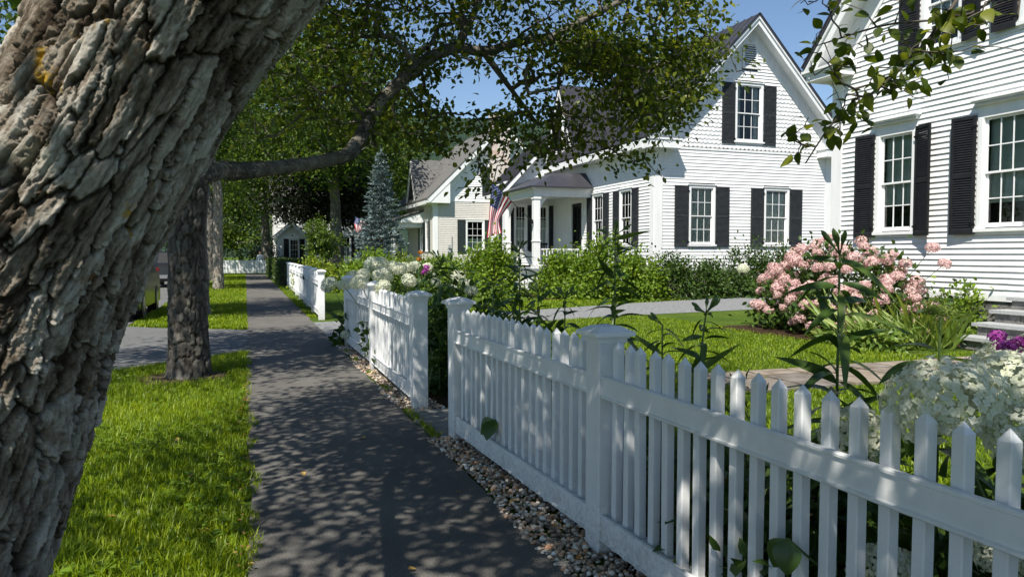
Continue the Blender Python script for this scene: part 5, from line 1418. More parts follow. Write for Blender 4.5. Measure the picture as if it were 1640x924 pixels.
shrub('shrub', 'tall reddish-green shrub hiding the right ground-floor window sill', at(1196, 26.6), 1.05, .8, 1.9, 2800, .09, leaf_box, 6, SH)
shrub('shrub', 'dark shrub peeking out left of the pink hydrangea', at(1245, 26.8), .9, .7, 1.9, 2000, .09, leaf_box, 7, SH)
shrub('shrub', 'yellow-green shrub below the hanging flag', at(762, 27.5), 1.25, 1.1, 1.75, 3200, .11, leaf_shrub, 8, SH)
shrub('shrub', 'tall yellowish shrub right of the flag beside the porch steps', at(798, 26.5), .8, .8, 2.05, 2400, .11, leaf_shrub, 9, SH)
shrub('shrub', 'low lime shrub below the tan house meter', at(700, 33), 1.3, 1.0, 1.5, 2600, .12, leaf_shrub, 10, SH)
shrub('lime_shrub', 'glowing chartreuse shrub rising behind the far picket fence', at(506, 30), .85, 1.3, 1.4, 3000, .12, leaf_lime, 11)
shrub('lime_shrub', 'rounded golden-green shrub in front of the tan house corner', at(645, 35), 1.0, .9, 1.75, 2600, .10, leaf_lime, 12)
shrub('shrub', 'green shrub behind the hydrangeas under the blue spruce', at(596, 30), 1.3, 1.2, 1.55, 2600, .12, leaf_shrub, 13, SH)
shrub('shrub', 'leafy dark shrub filling the gate opening behind the fence post', (2.55, 8.2), .75, .9, 1.15, 2400, .10, leaf_box, 14, None, z0=.03)
shrub('shrub', 'green shrub beside the granite steps against the clapboards', (11.75, 9.45), .42, .5, 1.05, 1500, .09, leaf_shrub, 15)
shrub('shrub', 'dark shrub at the foot of the middle house porch steps', at(868, 28.2), .6, .5, .9, 1300, .08, leaf_box, 16, SH)
shrub('purple_shrub', 'dark purplish shrub beside the distant house entry', at(424, 72), 1.6, 1.2, 3.0, 2200, .2, leaf_dark, 17, simple=True)
def hedge(label, x0, x1, y0, y1, h, n, L, mat, seed):
    R = np.random.RandomState(seed); t = thing('clipped_hedge', label, 'hedge', ((x0 + x1) / 2, (y0 + y1) / 2, 0))
    ctr = np.array([(x0 + x1) / 2, (y0 + y1) / 2, h / 2]); hs = np.array([(x1 - x0) / 2, (y1 - y0) / 2, h / 2])
    u = R.uniform(-1, 1, (n, 3)); ax = R.choice(3, n, p=[.4, .15, .45]); sg = np.where(R.rand(n) < .7, -1, 1); sg = np.where(ax == 2, 1, sg)
    u[np.arange(n), ax] = sg * (1 - np.abs(R.normal(size=n)) * .06)
    p = ctr + u * hs + R.normal(size=(n, 3)) * .025; out = np.zeros((n, 3)); out[np.arange(n), ax] = sg
    o = add('foliage', leaves_mesh('foliage', p, out * .5 + R.normal(size=(n, 3)) * .7, out + R.normal(size=(n, 3)) * .5 + [0, 0, .4], R.uniform(.7, 1.2, n) * L, mat, R.rand(n), .34, .06, .1, True), t); o.location = -Vector(worg(t)); o['kind'] = 'stuff'
    mb = MB(); q = .06; bev_box(mb, (x0 + q, y0 + q, .0), (x1 - q, y1 - q, h - q), .05); mb.build('branches', leaf_box_core, t)  # solid blackish green block filling the inside of the hedge
leaf_box_core = M('hedge_core', [(.3, (.012, .016, .006)), (.7, (.03, .035, .014))], .9, 14)
hedge('long clipped dark hedge lining the far sidewalk past the picket fence', 1.55, 2.9, 38.0, 60, 1.2, 16000, .10, leaf_box, 3)
hedge('low clipped hedge behind the far picket fence, left of the hydrangeas', 3.4, 8.2, 31.5, 33.0, 1.05, 9000, .09, leaf_box, 4)

# ------------------------------------------------------------------ hydrangeas
def bloom_mesh(name, mat, n, pet, seed, squash=.82, ragged=.06):
    """a mophead of radius 1: many small four-petalled florets on a dome"""
    R = np.random.RandomState(seed); i = np.arange(n) + .5
    ph = np.arccos(1 - 1.72 * i / n); th = math.pi * (1 + 5 ** .5) * i
    d = np.stack([np.cos(th) * np.sin(ph), np.sin(th) * np.sin(ph), np.cos(ph)], -1) + R.normal(size=(n, 3)) * .05
    d = unit(d); lump = 1 + ragged * 2.2 * fbm(d * 2.2 + seed, 3)
    c = d * (lump + R.uniform(-ragged, ragged, n))[:, None]; c[:, 2] *= squash
    nr = unit(d + R.normal(size=(n, 3)) * .28); ref = unit(R.normal(size=(n, 3))); u = unit(np.cross(nr, ref)); w = np.cross(nr, u)
    P_ = []; D_ = []; N_ = []
    for k in range(4):
        a = k * math.pi / 2; q = u * math.cos(a) + w * math.sin(a); P_.append(c + q * pet * .05); D_.append(q + nr * .18); N_.append(nr)
    P_ = np.vstack(P_); D_ = np.vstack(D_); N_ = np.vstack(N_); rn = np.clip(np.tile(R.rand(n), 4) * .7 + .3 * np.tile((d[:, 2] + 1) / 2, 4) * R.rand(4 * n), 0, 1)
    return leaves_mesh(name, P_, D_, N_, R.uniform(.85, 1.15, 4 * n) * pet, mat, rn, .48, .06, .06, True)
BW = [bloom_mesh('flower_head', petal_white, 420, .115, s, .84, .07) for s in (1, 2, 3)]
BWn = [bloom_mesh('flower_head', petal_white, 900, .085, s, .80, .08) for s in (11, 12)]
BG = [bloom_mesh('flower_head', petal_green, 360, .11, s, .85, .06) for s in (4, 5)]
BP = [bloom_mesh('flower_head', petal_pink, 150, .17, s, .78, .09) for s in (6, 7, 8, 9)]
def hydrangea(label, c, rx, ry, h, nleaf, L, heads, seed, leafm=None, meshes=BW, group=None):
    t, cl = shrub('hydrangea', label, c, rx, ry, h, nleaf, L, leafm or leaf_box, seed, group, 34, .05, False, .34, 'hydrangea')
    R = np.random.RandomState(seed)
    for i, (p, r) in enumerate(heads):
        p = np.array(p); m = meshes[R.randint(len(meshes))]
        tx, ty = R.normal() * .25, R.normal() * .25
        o = add('flower_head', m, t, p, (tx, ty, R.rand() * 6), (r, r, r))
        b = np.array([c[0] + (p[0] - c[0]) * .4, c[1] + (p[1] - c[1]) * .4, .1])
        mb = MB(); mb.tube([b, (b + p) / 2 + [0, 0, .1], p], [.008, .006, .005], 5); mb.build('stem', stem_green, t)
    return t
# behind the short fence
H2 = [(608, 423, 11.2, .125), (612, 442, 10.2, .135), (628, 428, 11.6, .11), (582, 440, 10.8, .10), (551, 457, 11.0, .095), (576, 453, 9.9, .12), (613, 460, 9.4, .10), (647, 430, 11.0, .10), (664, 428, 11.3, .10), (655, 449, 9.8, .10), (640, 431, 10.4, .10), (684, 430, 10.6, .09)]
hydrangea('large white hydrangea spilling over the middle of the short picket fence', (2.15, 10.3), .55, 1.5, 1.15, 2400, .12, [(P(a, b, Z), r) for a, b, Z, r in H2], 61)
hydrangea('grey-green headed hydrangea at the far end of the short picket fence', (2.1, 12.75), .5, .6, 1.0, 1100, .12, [(P(527, 456, 13.2), .15), (P(596, 424, 13.0), .15), (P(566, 444, 13.0), .13)], 62, None, BG)
hydrangea('sprawling hydrangea with two low pale heads in front of the short fence end', (1.62, 12.5), .3, .35, .6, 380, .13, [(P(562, 514, 12.3), .075), (P(553, 536, 11.9), .075)], 63)
hydrangea('white hydrangea glimpsed between the lilies behind the gate opening', (3.2, 9.4), .6, .6, .95, 900, .11, [(P(733, 443, 9.4), .095), (P(747, 455, 9.2), .07), (P(698, 452, 9.0), .06), (P(755, 466, 8.4), .075), (P(724, 462, 9.0), .06)], 64)
# right edge, close behind the near fence
hydrangea('huge creamy white hydrangea close behind the near fence at right edge', (2.42, 1.35), .45, .8, .98, 950, .13, [(P(1512, 648, 2.12), .155), (P(1618, 622, 2.2), .13), (P(1640, 700, 2.0), .10), (P(1622, 592, 2.75), .12), (P(1668, 585, 2.5), .12), (P(1610, 885, 2.15), .09)], 65, None, BWn)
hydrangea('low white hydrangea seen between the pickets of the near fence', (2.35, 2.35), .38, .55, .75, 620, .12, [(P(1372, 700, 2.5), .115), (P(1412, 912, 2.35), .095), (P(1445, 905, 2.5), .06)], 66, None, BWn)
# the pink one by the house
R = np.random.RandomState(77); heads = []
c = np.array([10.75, 11.25, 0])
while len(heads) < 120:
    d = unit(R.normal(size=3))
    if d[2] < -.05 or d[0] > .55: continue
    p = c + d * np.array([1.1, 1.95, 1.55]) * R.uniform(.86, 1.06) + [0, 0, .22]
    if any(np.linalg.norm(p - q) < .15 for q, _ in heads): continue
    heads.append((p, R.uniform(.08, .135)))
heads += [(np.array([10.95, 9.35, 1.62]), .11), (np.array([11.0, 9.15, 1.35]), .10)]
hydrangea('broad bush covered in dusty pink hydrangea heads by the nearest house', c[:2], 1.0, 1.85, 1.62, 5200, .11, heads, 78, leaf_box, BP)
add('flower_head', BW[0], [o for o in bpy.data.objects if o.get('label', '').startswith('broad bush')][0], c + [-.9, 1.7, 1.2], None, (.12, .12, .12))

# ------------------------------------------------------------------ lilies
LL = [leaf_single('leaf', leaf_lily, 1, .115 + .015 * (i % 3), 7, .45 + .28 * i, r, .3, .38) for i, r in enumerate((.15, .4, .6, .85))]
def lily(label, base, h, n, L, seed, buds=4, lean=(0, 0), z0=.25, wide=1.0, group='lilies behind the picket fence'):
    R = np.random.RandomState(seed); b = np.array([base[0], base[1], 0.])
    t = thing('lily', label, 'plant', tuple(b), group)
    pts = [b + np.array([lean[0] * s * s, lean[1] * s * s, h * s]) for s in (0, .3, .6, 1)]
    q = smooth_path(pts, 14); mb = MB(); mb.tube(q, np.linspace(.009, .004, 14), 6); mb.build('stem', stem_green, t)
    n = int(n * 2.1)
    for i in range(n):
        s = z0 / h + (1 - z0 / h) * (i + R.rand()) / n; s = min(s, .985); p = q[int(s * 13)] * (1 - (s * 13) % 1) + q[min(13, int(s * 13) + 1)] * ((s * 13) % 1)
        a = i * 2.4 + R.normal() * .3; l = L * (1.1 - .55 * abs(s - .45) * 1.4) * R.uniform(.75, 1.15); e = R.uniform(-.1, .85)
        d = np.array([math.cos(a) * math.cos(e), math.sin(a) * math.cos(e), math.sin(e)])
        add('leaf', LL[R.randint(4)], t, p, orient(d, np.array([0, 0, 1.]) + R.normal(size=3) * .45), (l, l * wide, l))
    for k in range(buds):
        a = R.rand() * 6.28; e = R.uniform(.3, 1.0); d = np.array([math.cos(a) * math.cos(e), math.sin(a) * math.cos(e), math.sin(e)]); p0 = q[-1]; l = L * .42
        mb = MB(); mb.tube([p0, p0 + d * l * .5, p0 + d * l * .7, p0 + d * l, p0 + d * l * 1.25, p0 + d * l * 1.4], [.003, .003, .006, .011, .008, .002], 6); mb.build('bud', stem_green, t, True)
    return t
lily('tall lily stalk with drooping leaves centred before the pink hydrangea', at(1345, 2.75), 1.50, 34, .21, 1, 5)
lily('tall leafy lily just left of the near post cap, against the green shrubs', at(985, 4.55), 1.62, 46, .20, 2, 5)
lily('budding lily between near post and lawn, leaning slightly right', at(1105, 3.75), 1.20, 24, .18, 3, 6, (.1, 0))
lily('low two-stemmed looking lily above the middle of the near fence panel', at(905, 5.0), 1.20, 26, .18, 4, 7)
lily('short lily behind the pickets right of the second post', at(862, 5.3), 1.22, 24, .17, 5, 5)
lily('dark upright lily rising before the porch steps', at(832, 6.6), 1.55, 34, .20, 6, 4)
lily('bushy lily right behind the second post cap', at(790, 6.4), 1.25, 34, .20, 7, 3)
lily('tall drooping lily in the gate opening left of the second post', at(703, 7.9), 1.45, 44, .24, 8, 3)
lily('lily beside the gate opening with long hanging leaves', at(722, 8.6), 1.40, 40, .23, 9, 3)
lily('thin lily stalk just right of the near post', at(1062, 4.0), 1.12, 18, .16, 10, 2)
lily('low lily leaves at the foot of the near fence panel', at(1300, 2.9), .8, 20, .19, 11, 0)
# the broad-leaved plant with a green flat bloom
t = thing('broadleaf_plant', 'broad-leaved plant with one flat yellow-green flower head above the white hydrangea', 'plant', (*at(1497, 2.45), 0))
b = np.array([*at(1497, 2.45), 0.]); topp = P(1506, 492, 2.45)
mb = MB(); mb.tube([b, (b + topp) / 2 + [.02, 0, 0], topp], [.008, .006, .004], 6); mb.build('stem', stem_green, t)
BL = leaf_single('leaf', leaf_lily, 1, .24, 8, .45, .5, .25, .42)
for i, (z, l, a, e) in enumerate(((1.13, .20, 3.3, .15), (1.15, .21, .1, .1), (1.18, .17, 2.4, .3), (1.10, .20, -.5, .0), (1.3, .10, 3.6, .5), (1.31, .1, .3, .4), (1.0, .2, 4.2, 0), (.9, .22, 1.2, 0), (.85, .2, 5.2, 0))):
    d = np.array([math.cos(a - .35) * math.cos(e), math.sin(a - .35) * math.cos(e), math.sin(e)])
    add('leaf', BL, t, b + [.02, 0, z], orient(d, (0, 0, 1)), (l, l, l))
BGr = bloom_mesh('flower_head', leafmat('green_florets', [(0, (.10, .16, .02)), (1, (.22, .28, .05))], .2, .6), 520, .07, 30, .38, .10)
add('flower_head', BGr, t, topp + np.array([0, 0, -.012]), None, (.052, .052, .052))
# single large leaves pushing through the near fence
def through(label, px, py, Z, l, a, e, seed):
    p = P(px, py, Z); t = thing('garden_plant', label, 'plant', (p[0] + .3, p[1], 0))
    mb = MB(); mb.tube([(p[0] + .3, p[1], 0), (p[0] + .2, p[1], p[2] * .7), p], [.007, .005, .004], 5); mb.build('stem', stem_green, t)
    BLx = leaf_single('leaf', leaf_lily, 1, .42, 8, .35, .55, .2, .42)
    for da in (-.6, .5):
        d = np.array([math.cos(a + da) * math.cos(e), math.sin(a + da) * math.cos(e), math.sin(e)]); add('leaf', BLx, t, p, orient(d, (-.6, -.5, .6)), (l, l, l))
through('single broad leaf poking out low between the near pickets', 1262, 862, 2.42, .11, 3.4, -1.0, 1)
through('small leaf sprig poking through the fence left of the near post', 792, 672, 5.15, .15, 3.3, -.6, 2)
# phlox
def phlox(label, p, r, n, seed, mat):
    R = np.random.RandomState(seed); p = np.array(p); t = thing('phlox', label, 'flower', (p[0], p[1], 0))
    mb = MB(); mb.tube([(p[0], p[1], 0), (p[0], p[1], p[2] * .6), p], [.006, .005, .004], 5); mb.build('stem', stem_green, t)
    m = bloom_mesh('flower_head', mat, 40, .4, seed, .8, .2)
    for k in range(n):
        q = p + R.normal(size=3) * r * .9; add('flower_head', m, t, q, (0, 0, R.rand() * 6), (r * .7,) * 3)
    for k in range(8):
        a = R.rand() * 6.28; add('leaf', LL[k % 4], t, (p[0], p[1], p[2] * R.uniform(.5, .9)), orient((math.cos(a), math.sin(a), .2), (0, 0, 1)), (.11, .2, .11))
phlox('magenta phlox in front of the white hydrangea at right edge', P(1622, 552, 2.4), .032, 5, 3, petal_purple)
phlox('small magenta bloom between the white hydrangeas behind the short fence', P(680, 431, 9.8), .05, 3, 4, petal_purple)
phlox('small orange bloom above the white hydrangeas behind the short fence', P(671, 416, 10.2), .045, 2, 5, leafmat('orange_petals', [(0, (.55, .18, .02)), (1, (.7, .32, .05))], .3, .5))

# ------------------------------------------------------------------ iris clump
IL = [leaf_single('leaf', leaf_iris, 1, .032 + .004 * i, 8, .12 + .16 * i, r, .5, .3) for i, r in enumerate((.1, .35, .55, .75, .95))]
def iris(label, c, rx, ry, n, L, seed):
    R = np.random.RandomState(seed); t = thing('iris_clump', label, 'plant', (c[0], c[1], 0), 'iris clumps beside the steps')
    for i in range(n):
        a = R.rand() * 6.28; r = R.rand() ** .5; p = (c[0] + rx * r * math.cos(a), c[1] + ry * r * math.sin(a), 0.0); e = R.uniform(.75, 1.5); a2 = a + R.normal() * .6
        l = L * R.uniform(.65, 1.15); d = (math.cos(a2) * math.cos(e), math.sin(a2) * math.cos(e), math.sin(e))
        add('leaf', IL[R.randint(5)], t, p, orient(d, (math.cos(a2 + 1.57), math.sin(a2 + 1.57), .1)), (l, l, l))
iris('sword-leaved iris clump at the right foot of the pink hydrangea', (10.2, 9.75), .55, .75, 130, .85, 1)
iris('lighter leafy iris clump between the pink hydrangea and granite steps', (10.25, 8.95), .5, .5, 95, .68, 2)
iris('few arching iris leaves against the dark foundation', (11.3, 9.6), .3, .35, 36, .8, 3)
shrub('hosta', 'low pale-leaved plants edging the lawn in front of the iris', (9.55, 9.45), .35, .9, .35, 900, .14, leaf_iris, 31, None, 30, .02, False, .22, 'plant')
shrub('spiky_plant', 'small dry wispy seedhead plant behind the near pickets', at(1205, 4.1), .16, .16, .95, 260, .09, leaf_box, 35, None, 20, .3, True, .08, 'plant')
for i, (px, Z, h) in enumerate(((1130, 3.6, .55), (1215, 3.2, .6), (1290, 2.75, .55), (1020, 4.6, .6), (900, 5.4, .7), (820, 6.0, .75))):
    shrub('bedding_plant', ['low leafy plant behind the pickets below the budding lily', 'dark bedding plant behind the pickets, third from the near post', 'bushy dark bedding plant glimpsed low between near pickets', 'leafy plant right behind the near fence post', 'leafy mound behind the middle of the fence panel left of the near post', 'leafy mound behind the fence just right of the second post'][i], at(px, Z), .32, .32, h, 420, .10, leaf_box, 40 + i, 'low plants in the bed behind the fence', 20, .02, False, .3, 'plant')

# ------------------------------------------------------------------ grass
grass_mat = leafmat('grass_blades', [(0, (.07, .13, .006)), (.45, (.18, .275, .009)), (.85, (.33, .42, .016)), (.97, (.38, .40, .04)), (1, (.42, .34, .10))], .5, .45, (1.3, 1.15, .4))
def grass(label, n, sampler, h0, h1, w, seed):
    R = np.random.RandomState(seed); p = sampler(R, n); n = len(p)
    h = R.uniform(h0, h1, n) * (.75 + .5 * (vnoise(np.c_[p[:, :2] * 1.7, np.zeros(n)]) * .5 + .5)); a = R.rand(n) * 6.28; ln = R.uniform(.15, 1.15, n) * h
    side = np.stack([-np.sin(a), np.cos(a), np.zeros(n)], -1) * (w * R.uniform(.7, 1.3, n))[:, None]; dr = np.stack([np.cos(a), np.sin(a), np.zeros(n)], -1)
    base = np.c_[p[:, :2], np.full(n, -.016)]
    m1 = base + dr * (ln * .3)[:, None] + np.c_[np.zeros((n, 2)), h * .62]; tip = base + dr * ln[:, None] + np.c_[np.zeros((n, 2)), h * .95]
    V = np.stack([base - side, base + side, m1 - side * .8, m1 + side * .8, tip], 1)
    F = np.array([[0, 1, 3], [0, 3, 2], [2, 3, 4]]); FF = (F[None] + (np.arange(n) * 5)[:, None, None]).reshape(-1, 3)
    pt = np.clip(R.rand(n) * .55 + .45 * (fbm(np.c_[p[:, :2] * .9, np.zeros(n)], 3) * .5 + .5), 0, 1)
    o = add('grass', np_mesh('grass', V.reshape(-1, 3), FF, grass_mat, {'rnd': np.repeat(pt, 5)})); tag(o, label, 'grass', kind='stuff')
def in_poly(p, poly):
    x, y = p[:, 0], p[:, 1]; c = np.zeros(len(p), bool); n = len(poly)
    for i in range(n):
        x1, y1 = poly[i]; x2, y2 = poly[(i + 1) % n]
        k = ((y1 > y) != (y2 > y)) & (x < (x2 - x1) * (y - y1) / (y2 - y1 + 1e-12) + x1); c ^= k
    return c
apr = [(-2.35, 9.9), (-1.36, 11.0), (0.02, 12.3), (0.02, 15.7), (-1.7, 16.7), (-2.35, 17.3)]
def bare(p, R):
    """soil shows round the foot of the street tree"""
    d = np.hypot(p[:, 0] - g2[0], p[:, 1] - (g2[1] - .15)); return (d > .38 + .3 * R.rand(len(p)))
def verge_near(R, n):
    y = 2.0 + 10.3 * R.rand(n) ** 1.5; p = np.stack([R.uniform(-2.4, .09, n), y], -1); p = p[p[:, 0] < .015 + .075 * vnoise(np.c_[np.zeros(len(p)), p[:, 1] * 4.5, np.zeros(len(p))])]; return p[(~in_poly(p, apr)) & bare(p, R)]
def verge_far(R, n):
    p = np.stack([R.uniform(-2.3, .02, n), 15 + 45 * R.rand(n) ** 2], -1); return p[~in_poly(p, apr)]
grass('sunlit shaggy grass of the verge between leaning tree and sidewalk', 105000, verge_near, .022, .068, .0032, 1)
def tufts(R, n):
    c = np.stack([R.uniform(-2.3, -.02, 520), 2.0 + 8.6 * R.rand(520) ** 1.4], -1); p = c[R.randint(0, 520, n)] + R.normal(size=(n, 2)) * .035; p = p[(p[:, 0] < .04)]; return p[(~in_poly(p, apr)) & bare(p, R)]
grass('taller tufts standing out of the verge grass', 9000, tufts, .06, .12, .0036, 11)
grass('grass of the verge beyond the driveway apron', 36000, verge_far, .05, .10, .010, 2)
def lawn(R, n):
    p = np.stack([3.0 + 10 * R.rand(n), 3.5 + 14 * R.rand(n) ** 1.1], -1)
    k = ~in_poly(p, drv) & ~((p[:, 1] > 6.6) & (p[:, 1] < 7.9) & (p[:, 0] > 5.2) & (p[:, 0] < 10.7)) & ~((p[:, 0] > 9.4) & (p[:, 1] > 8.3)) & ~((p[:, 0] > 10.7) & (p[:, 1] > 5))
    return p[k]
grass('mown lawn in front of the nearest white house', 95000, lawn, .03, .055, .006, 3)
def lawn2(R, n):
    p = np.stack([R.uniform(4, 21, n), R.uniform(17, 24, n)], -1); return p[~in_poly(p, drv) & (p[:, 1] < 22.6)]
grass('narrow lawn strip between gravel driveway and the shrubs', 26000, lawn2, .04, .08, .012, 4)
def edge(R, n):
    p = np.stack([1.40 + np.abs(R.normal(size=n)) * .09, 12.3 + 24 * R.rand(n)], -1); p = p[vnoise(np.c_[p * 1.3, np.zeros(n)]) > -.1]; return p[~((p[:, 1] > 13.2) & (p[:, 1] < 16.9))]
grass('ragged grass tufts along the fence side of the far sidewalk', 7000, edge, .03, .09, .008, 5)
def edge2(R, n):
    k = R.randint(0, 9, n); yy = np.array([5.95, 6.05, 6.3, 6.6, 6.85, 8.2, 9.3, 10.6, 11.6])[k]; return np.stack([1.43 + np.abs(R.normal(size=n)) * .035, yy + R.normal(size=n) * .09], -1)
grass('small weeds in the crack beside the gate threshold', 700, edge2, .02, .07, .006, 6)
# clover and dandelion leaves in the verge
R = np.random.RandomState(8); n = 5200
p = np.stack([R.uniform(-2.3, -.02, n), 2.0 + 8 * R.rand(n) ** 1.4, np.zeros(n)], -1); p = p[(vnoise(p * 1.6 + 5) > -.05)]; p = p[bare(p, R)]; n = len(p); p[:, 2] = R.uniform(.02, .05, n)
a = R.rand(n) * 6.28; D = np.stack([np.cos(a), np.sin(a), R.uniform(-.1, .5, n)], -1)
o = add('clover', leaves_mesh('clover', p, D, np.tile([0, 0, 1.], (n, 1)) + R.normal(size=(n, 3)) * .3, R.uniform(.02, .055, n), leaf_shrub, R.rand(n) * .8, .34, .06, .2)); tag(o, 'broad clover and weed leaves scattered in the verge grass', 'clover', kind='stuff')
# dry fallen leaves
dry = leafmat('dry_leaves', [(0, (.20, .10, .03)), (.5, (.34, .20, .06)), (1, (.48, .36, .10))], .15, .7)
spots = [(-.75, 4.6), (-.35, 5.3), (-1.0, 3.9), (-.55, 6.4), (-.2, 4.2), (.35, 5.2), (.9, 6.0), (1.25, 4.4), (1.5, 4.1), (1.55, 3.6), (1.6, 4.7), (1.48, 5.3), (-1.2, 5.9), (.7, 3.4), (-.06, 6.8), (-.03, 5.6), (-.05, 7.9), (-.04, 8.8), (1.52, 3.2), (1.5, 8.3), (1.49, 9.2), (1.46, 7.6)]
for q in range(110):
    spots.append((-.03 + R.normal() * .035, R.uniform(3, 10)))
for q in range(45):
    spots.append((1.43 + R.rand() * .2, R.uniform(2.6, 12)))
P_ = np.array([(x, y, .012 if 0.05 < x < 1.38 else .035) for x, y in spots]); n = len(P_); a = R.rand(n) * 6.28
Ls = np.r_[R.uniform(.04, .075, 22), R.uniform(.015, .035, n - 22)]
o = add('fallen_leaves', leaves_mesh('fallen_leaves', P_, np.stack([np.cos(a), np.sin(a), R.normal(size=n) * .1], -1), np.tile([0, 0, 1.], (n, 1)) + R.normal(size=(n, 3)) * .2, Ls, dry, R.rand(n), .35, .15, .1)); tag(o, 'few dry brown and yellow leaves fallen on grass and pavement', 'leaves', kind='stuff')

# ------------------------------------------------------------------ flags
red = M('flag_red', [(.3, (.36, .02, .035)), (.7, (.45, .03, .05))], .8, 6); wht = M('flag_white', (.78, .78, .78), .8); blu = M('flag_blue', [(.3, (.03, .05, .16)), (.7, (.05, .075, .21))], .8, 6)
def flag(label, A, B, pole, seed, ns=26, ntt=38):
    """A(t), B(t): hoist-tip edge and hoist-butt edge of the cloth as point lists (world)"""
    t = thing('flag', label, 'flag', tuple(pole[0]), 'flags on house porches')
    mb = MB(); mb.tube([pole[0], pole[1]], [.018, .013], 8); mb.tube([np.array(pole[1]), np.array(pole[1]) + (np.array(pole[1]) - np.array(pole[0])) * .02], [.03, .03], 8); mb.build('pole', wood_pole, t)
    mb = MB(); q = np.array(pole[0]); mb.box(q - [.05, .05, .12], q + [.06, .05, .06]); mb.build('bracket', iron, t)
    a = smooth_path(A, ntt + 1); b = smooth_path(B, ntt + 1); mb = MB(); vs = []
    for i in range(ntt + 1):
        for j in range(ns + 1):
            s = j / ns; tt = i / ntt
            p = a[i] * (1 - s) + b[i] * s
            rip = .10 * math.sin(s * 13 + tt * 2.2) * tt ** .6 + .05 * math.sin(s * 27 + 1.7 - tt * 3) * tt
            vs.append(p + np.array([.35, .94, 0]) * rip)
    W_ = ns + 1
    for i in range(ntt):
        for j in range(ns):
            st_ = j * 13 // ns; tt = (i + .5) / ntt
            mb.cur = 2 if (st_ < 7 and tt < .42) else (0 if st_ % 2 == 0 else 1)
            mb.f.append((i * W_ + j, i * W_ + j + 1, (i + 1) * W_ + j + 1, (i + 1) * W_ + j)); mb.m.append(mb.cur)
    mb.v = [tuple(v) for v in vs]
    cl = mb.build('cloth', [red, wht, blu], t, True)
    V = np.array(vs).reshape(ntt + 1, W_, 3); sb = MB()
    for r in range(9):
        for c in range(6 if r % 2 == 0 else 5):
            s = (r + 1) / 10 * 7 / 13; tt = ((c + .5) / 6 if r % 2 == 0 else (c + 1) / 6) * .40
            fi, fj = tt * ntt, s * ns; i, j = int(fi), int(fj); p = V[i, j]; du = unit(V[i, j + 1] - V[i, j]); dv = unit(V[min(i + 1, ntt), j] - V[i, j]); p = p + (V[i, j + 1] - V[i, j]) * (fj - j) + (V[min(i + 1, ntt), j] - V[i, j]) * (fi - i)
            nn = unit(np.cross(du, dv)); nn = nn if nn @ (CAM - p) > 0 else -nn
            R0 = np.linalg.norm(V[0, 0] - V[0, -1]) * .021; pts = []
            for k in range(10):
                an = k * math.pi / 5; rr = R0 if k % 2 == 0 else R0 * .42; pts.append(p + nn * .006 + du * rr * math.cos(an) + dv * rr * math.sin(an))
            sb.addv(pts, [tuple(range(10))])
    o = sb.build('stars', wht, cl); o['kind'] = 'stuff'
Zf = 30.6
col_pt = P(851, 354, 30.9); tip_pt = P(784, 287, Zf - .9)
fa = [P(788, 291, Zf - .85), P(785, 318, Zf - .85), P(783, 350, Zf - .75), P(780, 381, Zf - .7)]
fb = [P(820, 324, Zf - .3), P(809, 338, Zf - .1), P(800, 353, Zf - .5), P(803, 373, Zf - .65)]
flag('striped flag with stars hanging from the porch column of the middle house', fa, fb, (col_pt, tip_pt), 1)
Zg = 55
flag('small striped flag in front of the blue spruce at the tan house porch', [P(569, 347, Zg), P(567, 356, Zg), P(568, 364, Zg), P(572, 373, Zg)], [P(585, 357, Zg), P(583, 363, Zg), P(580, 369, Zg), P(578, 374, Zg)], (P(612, 374, Zg + .8), P(566, 345, Zg)), 2, 26, 20)

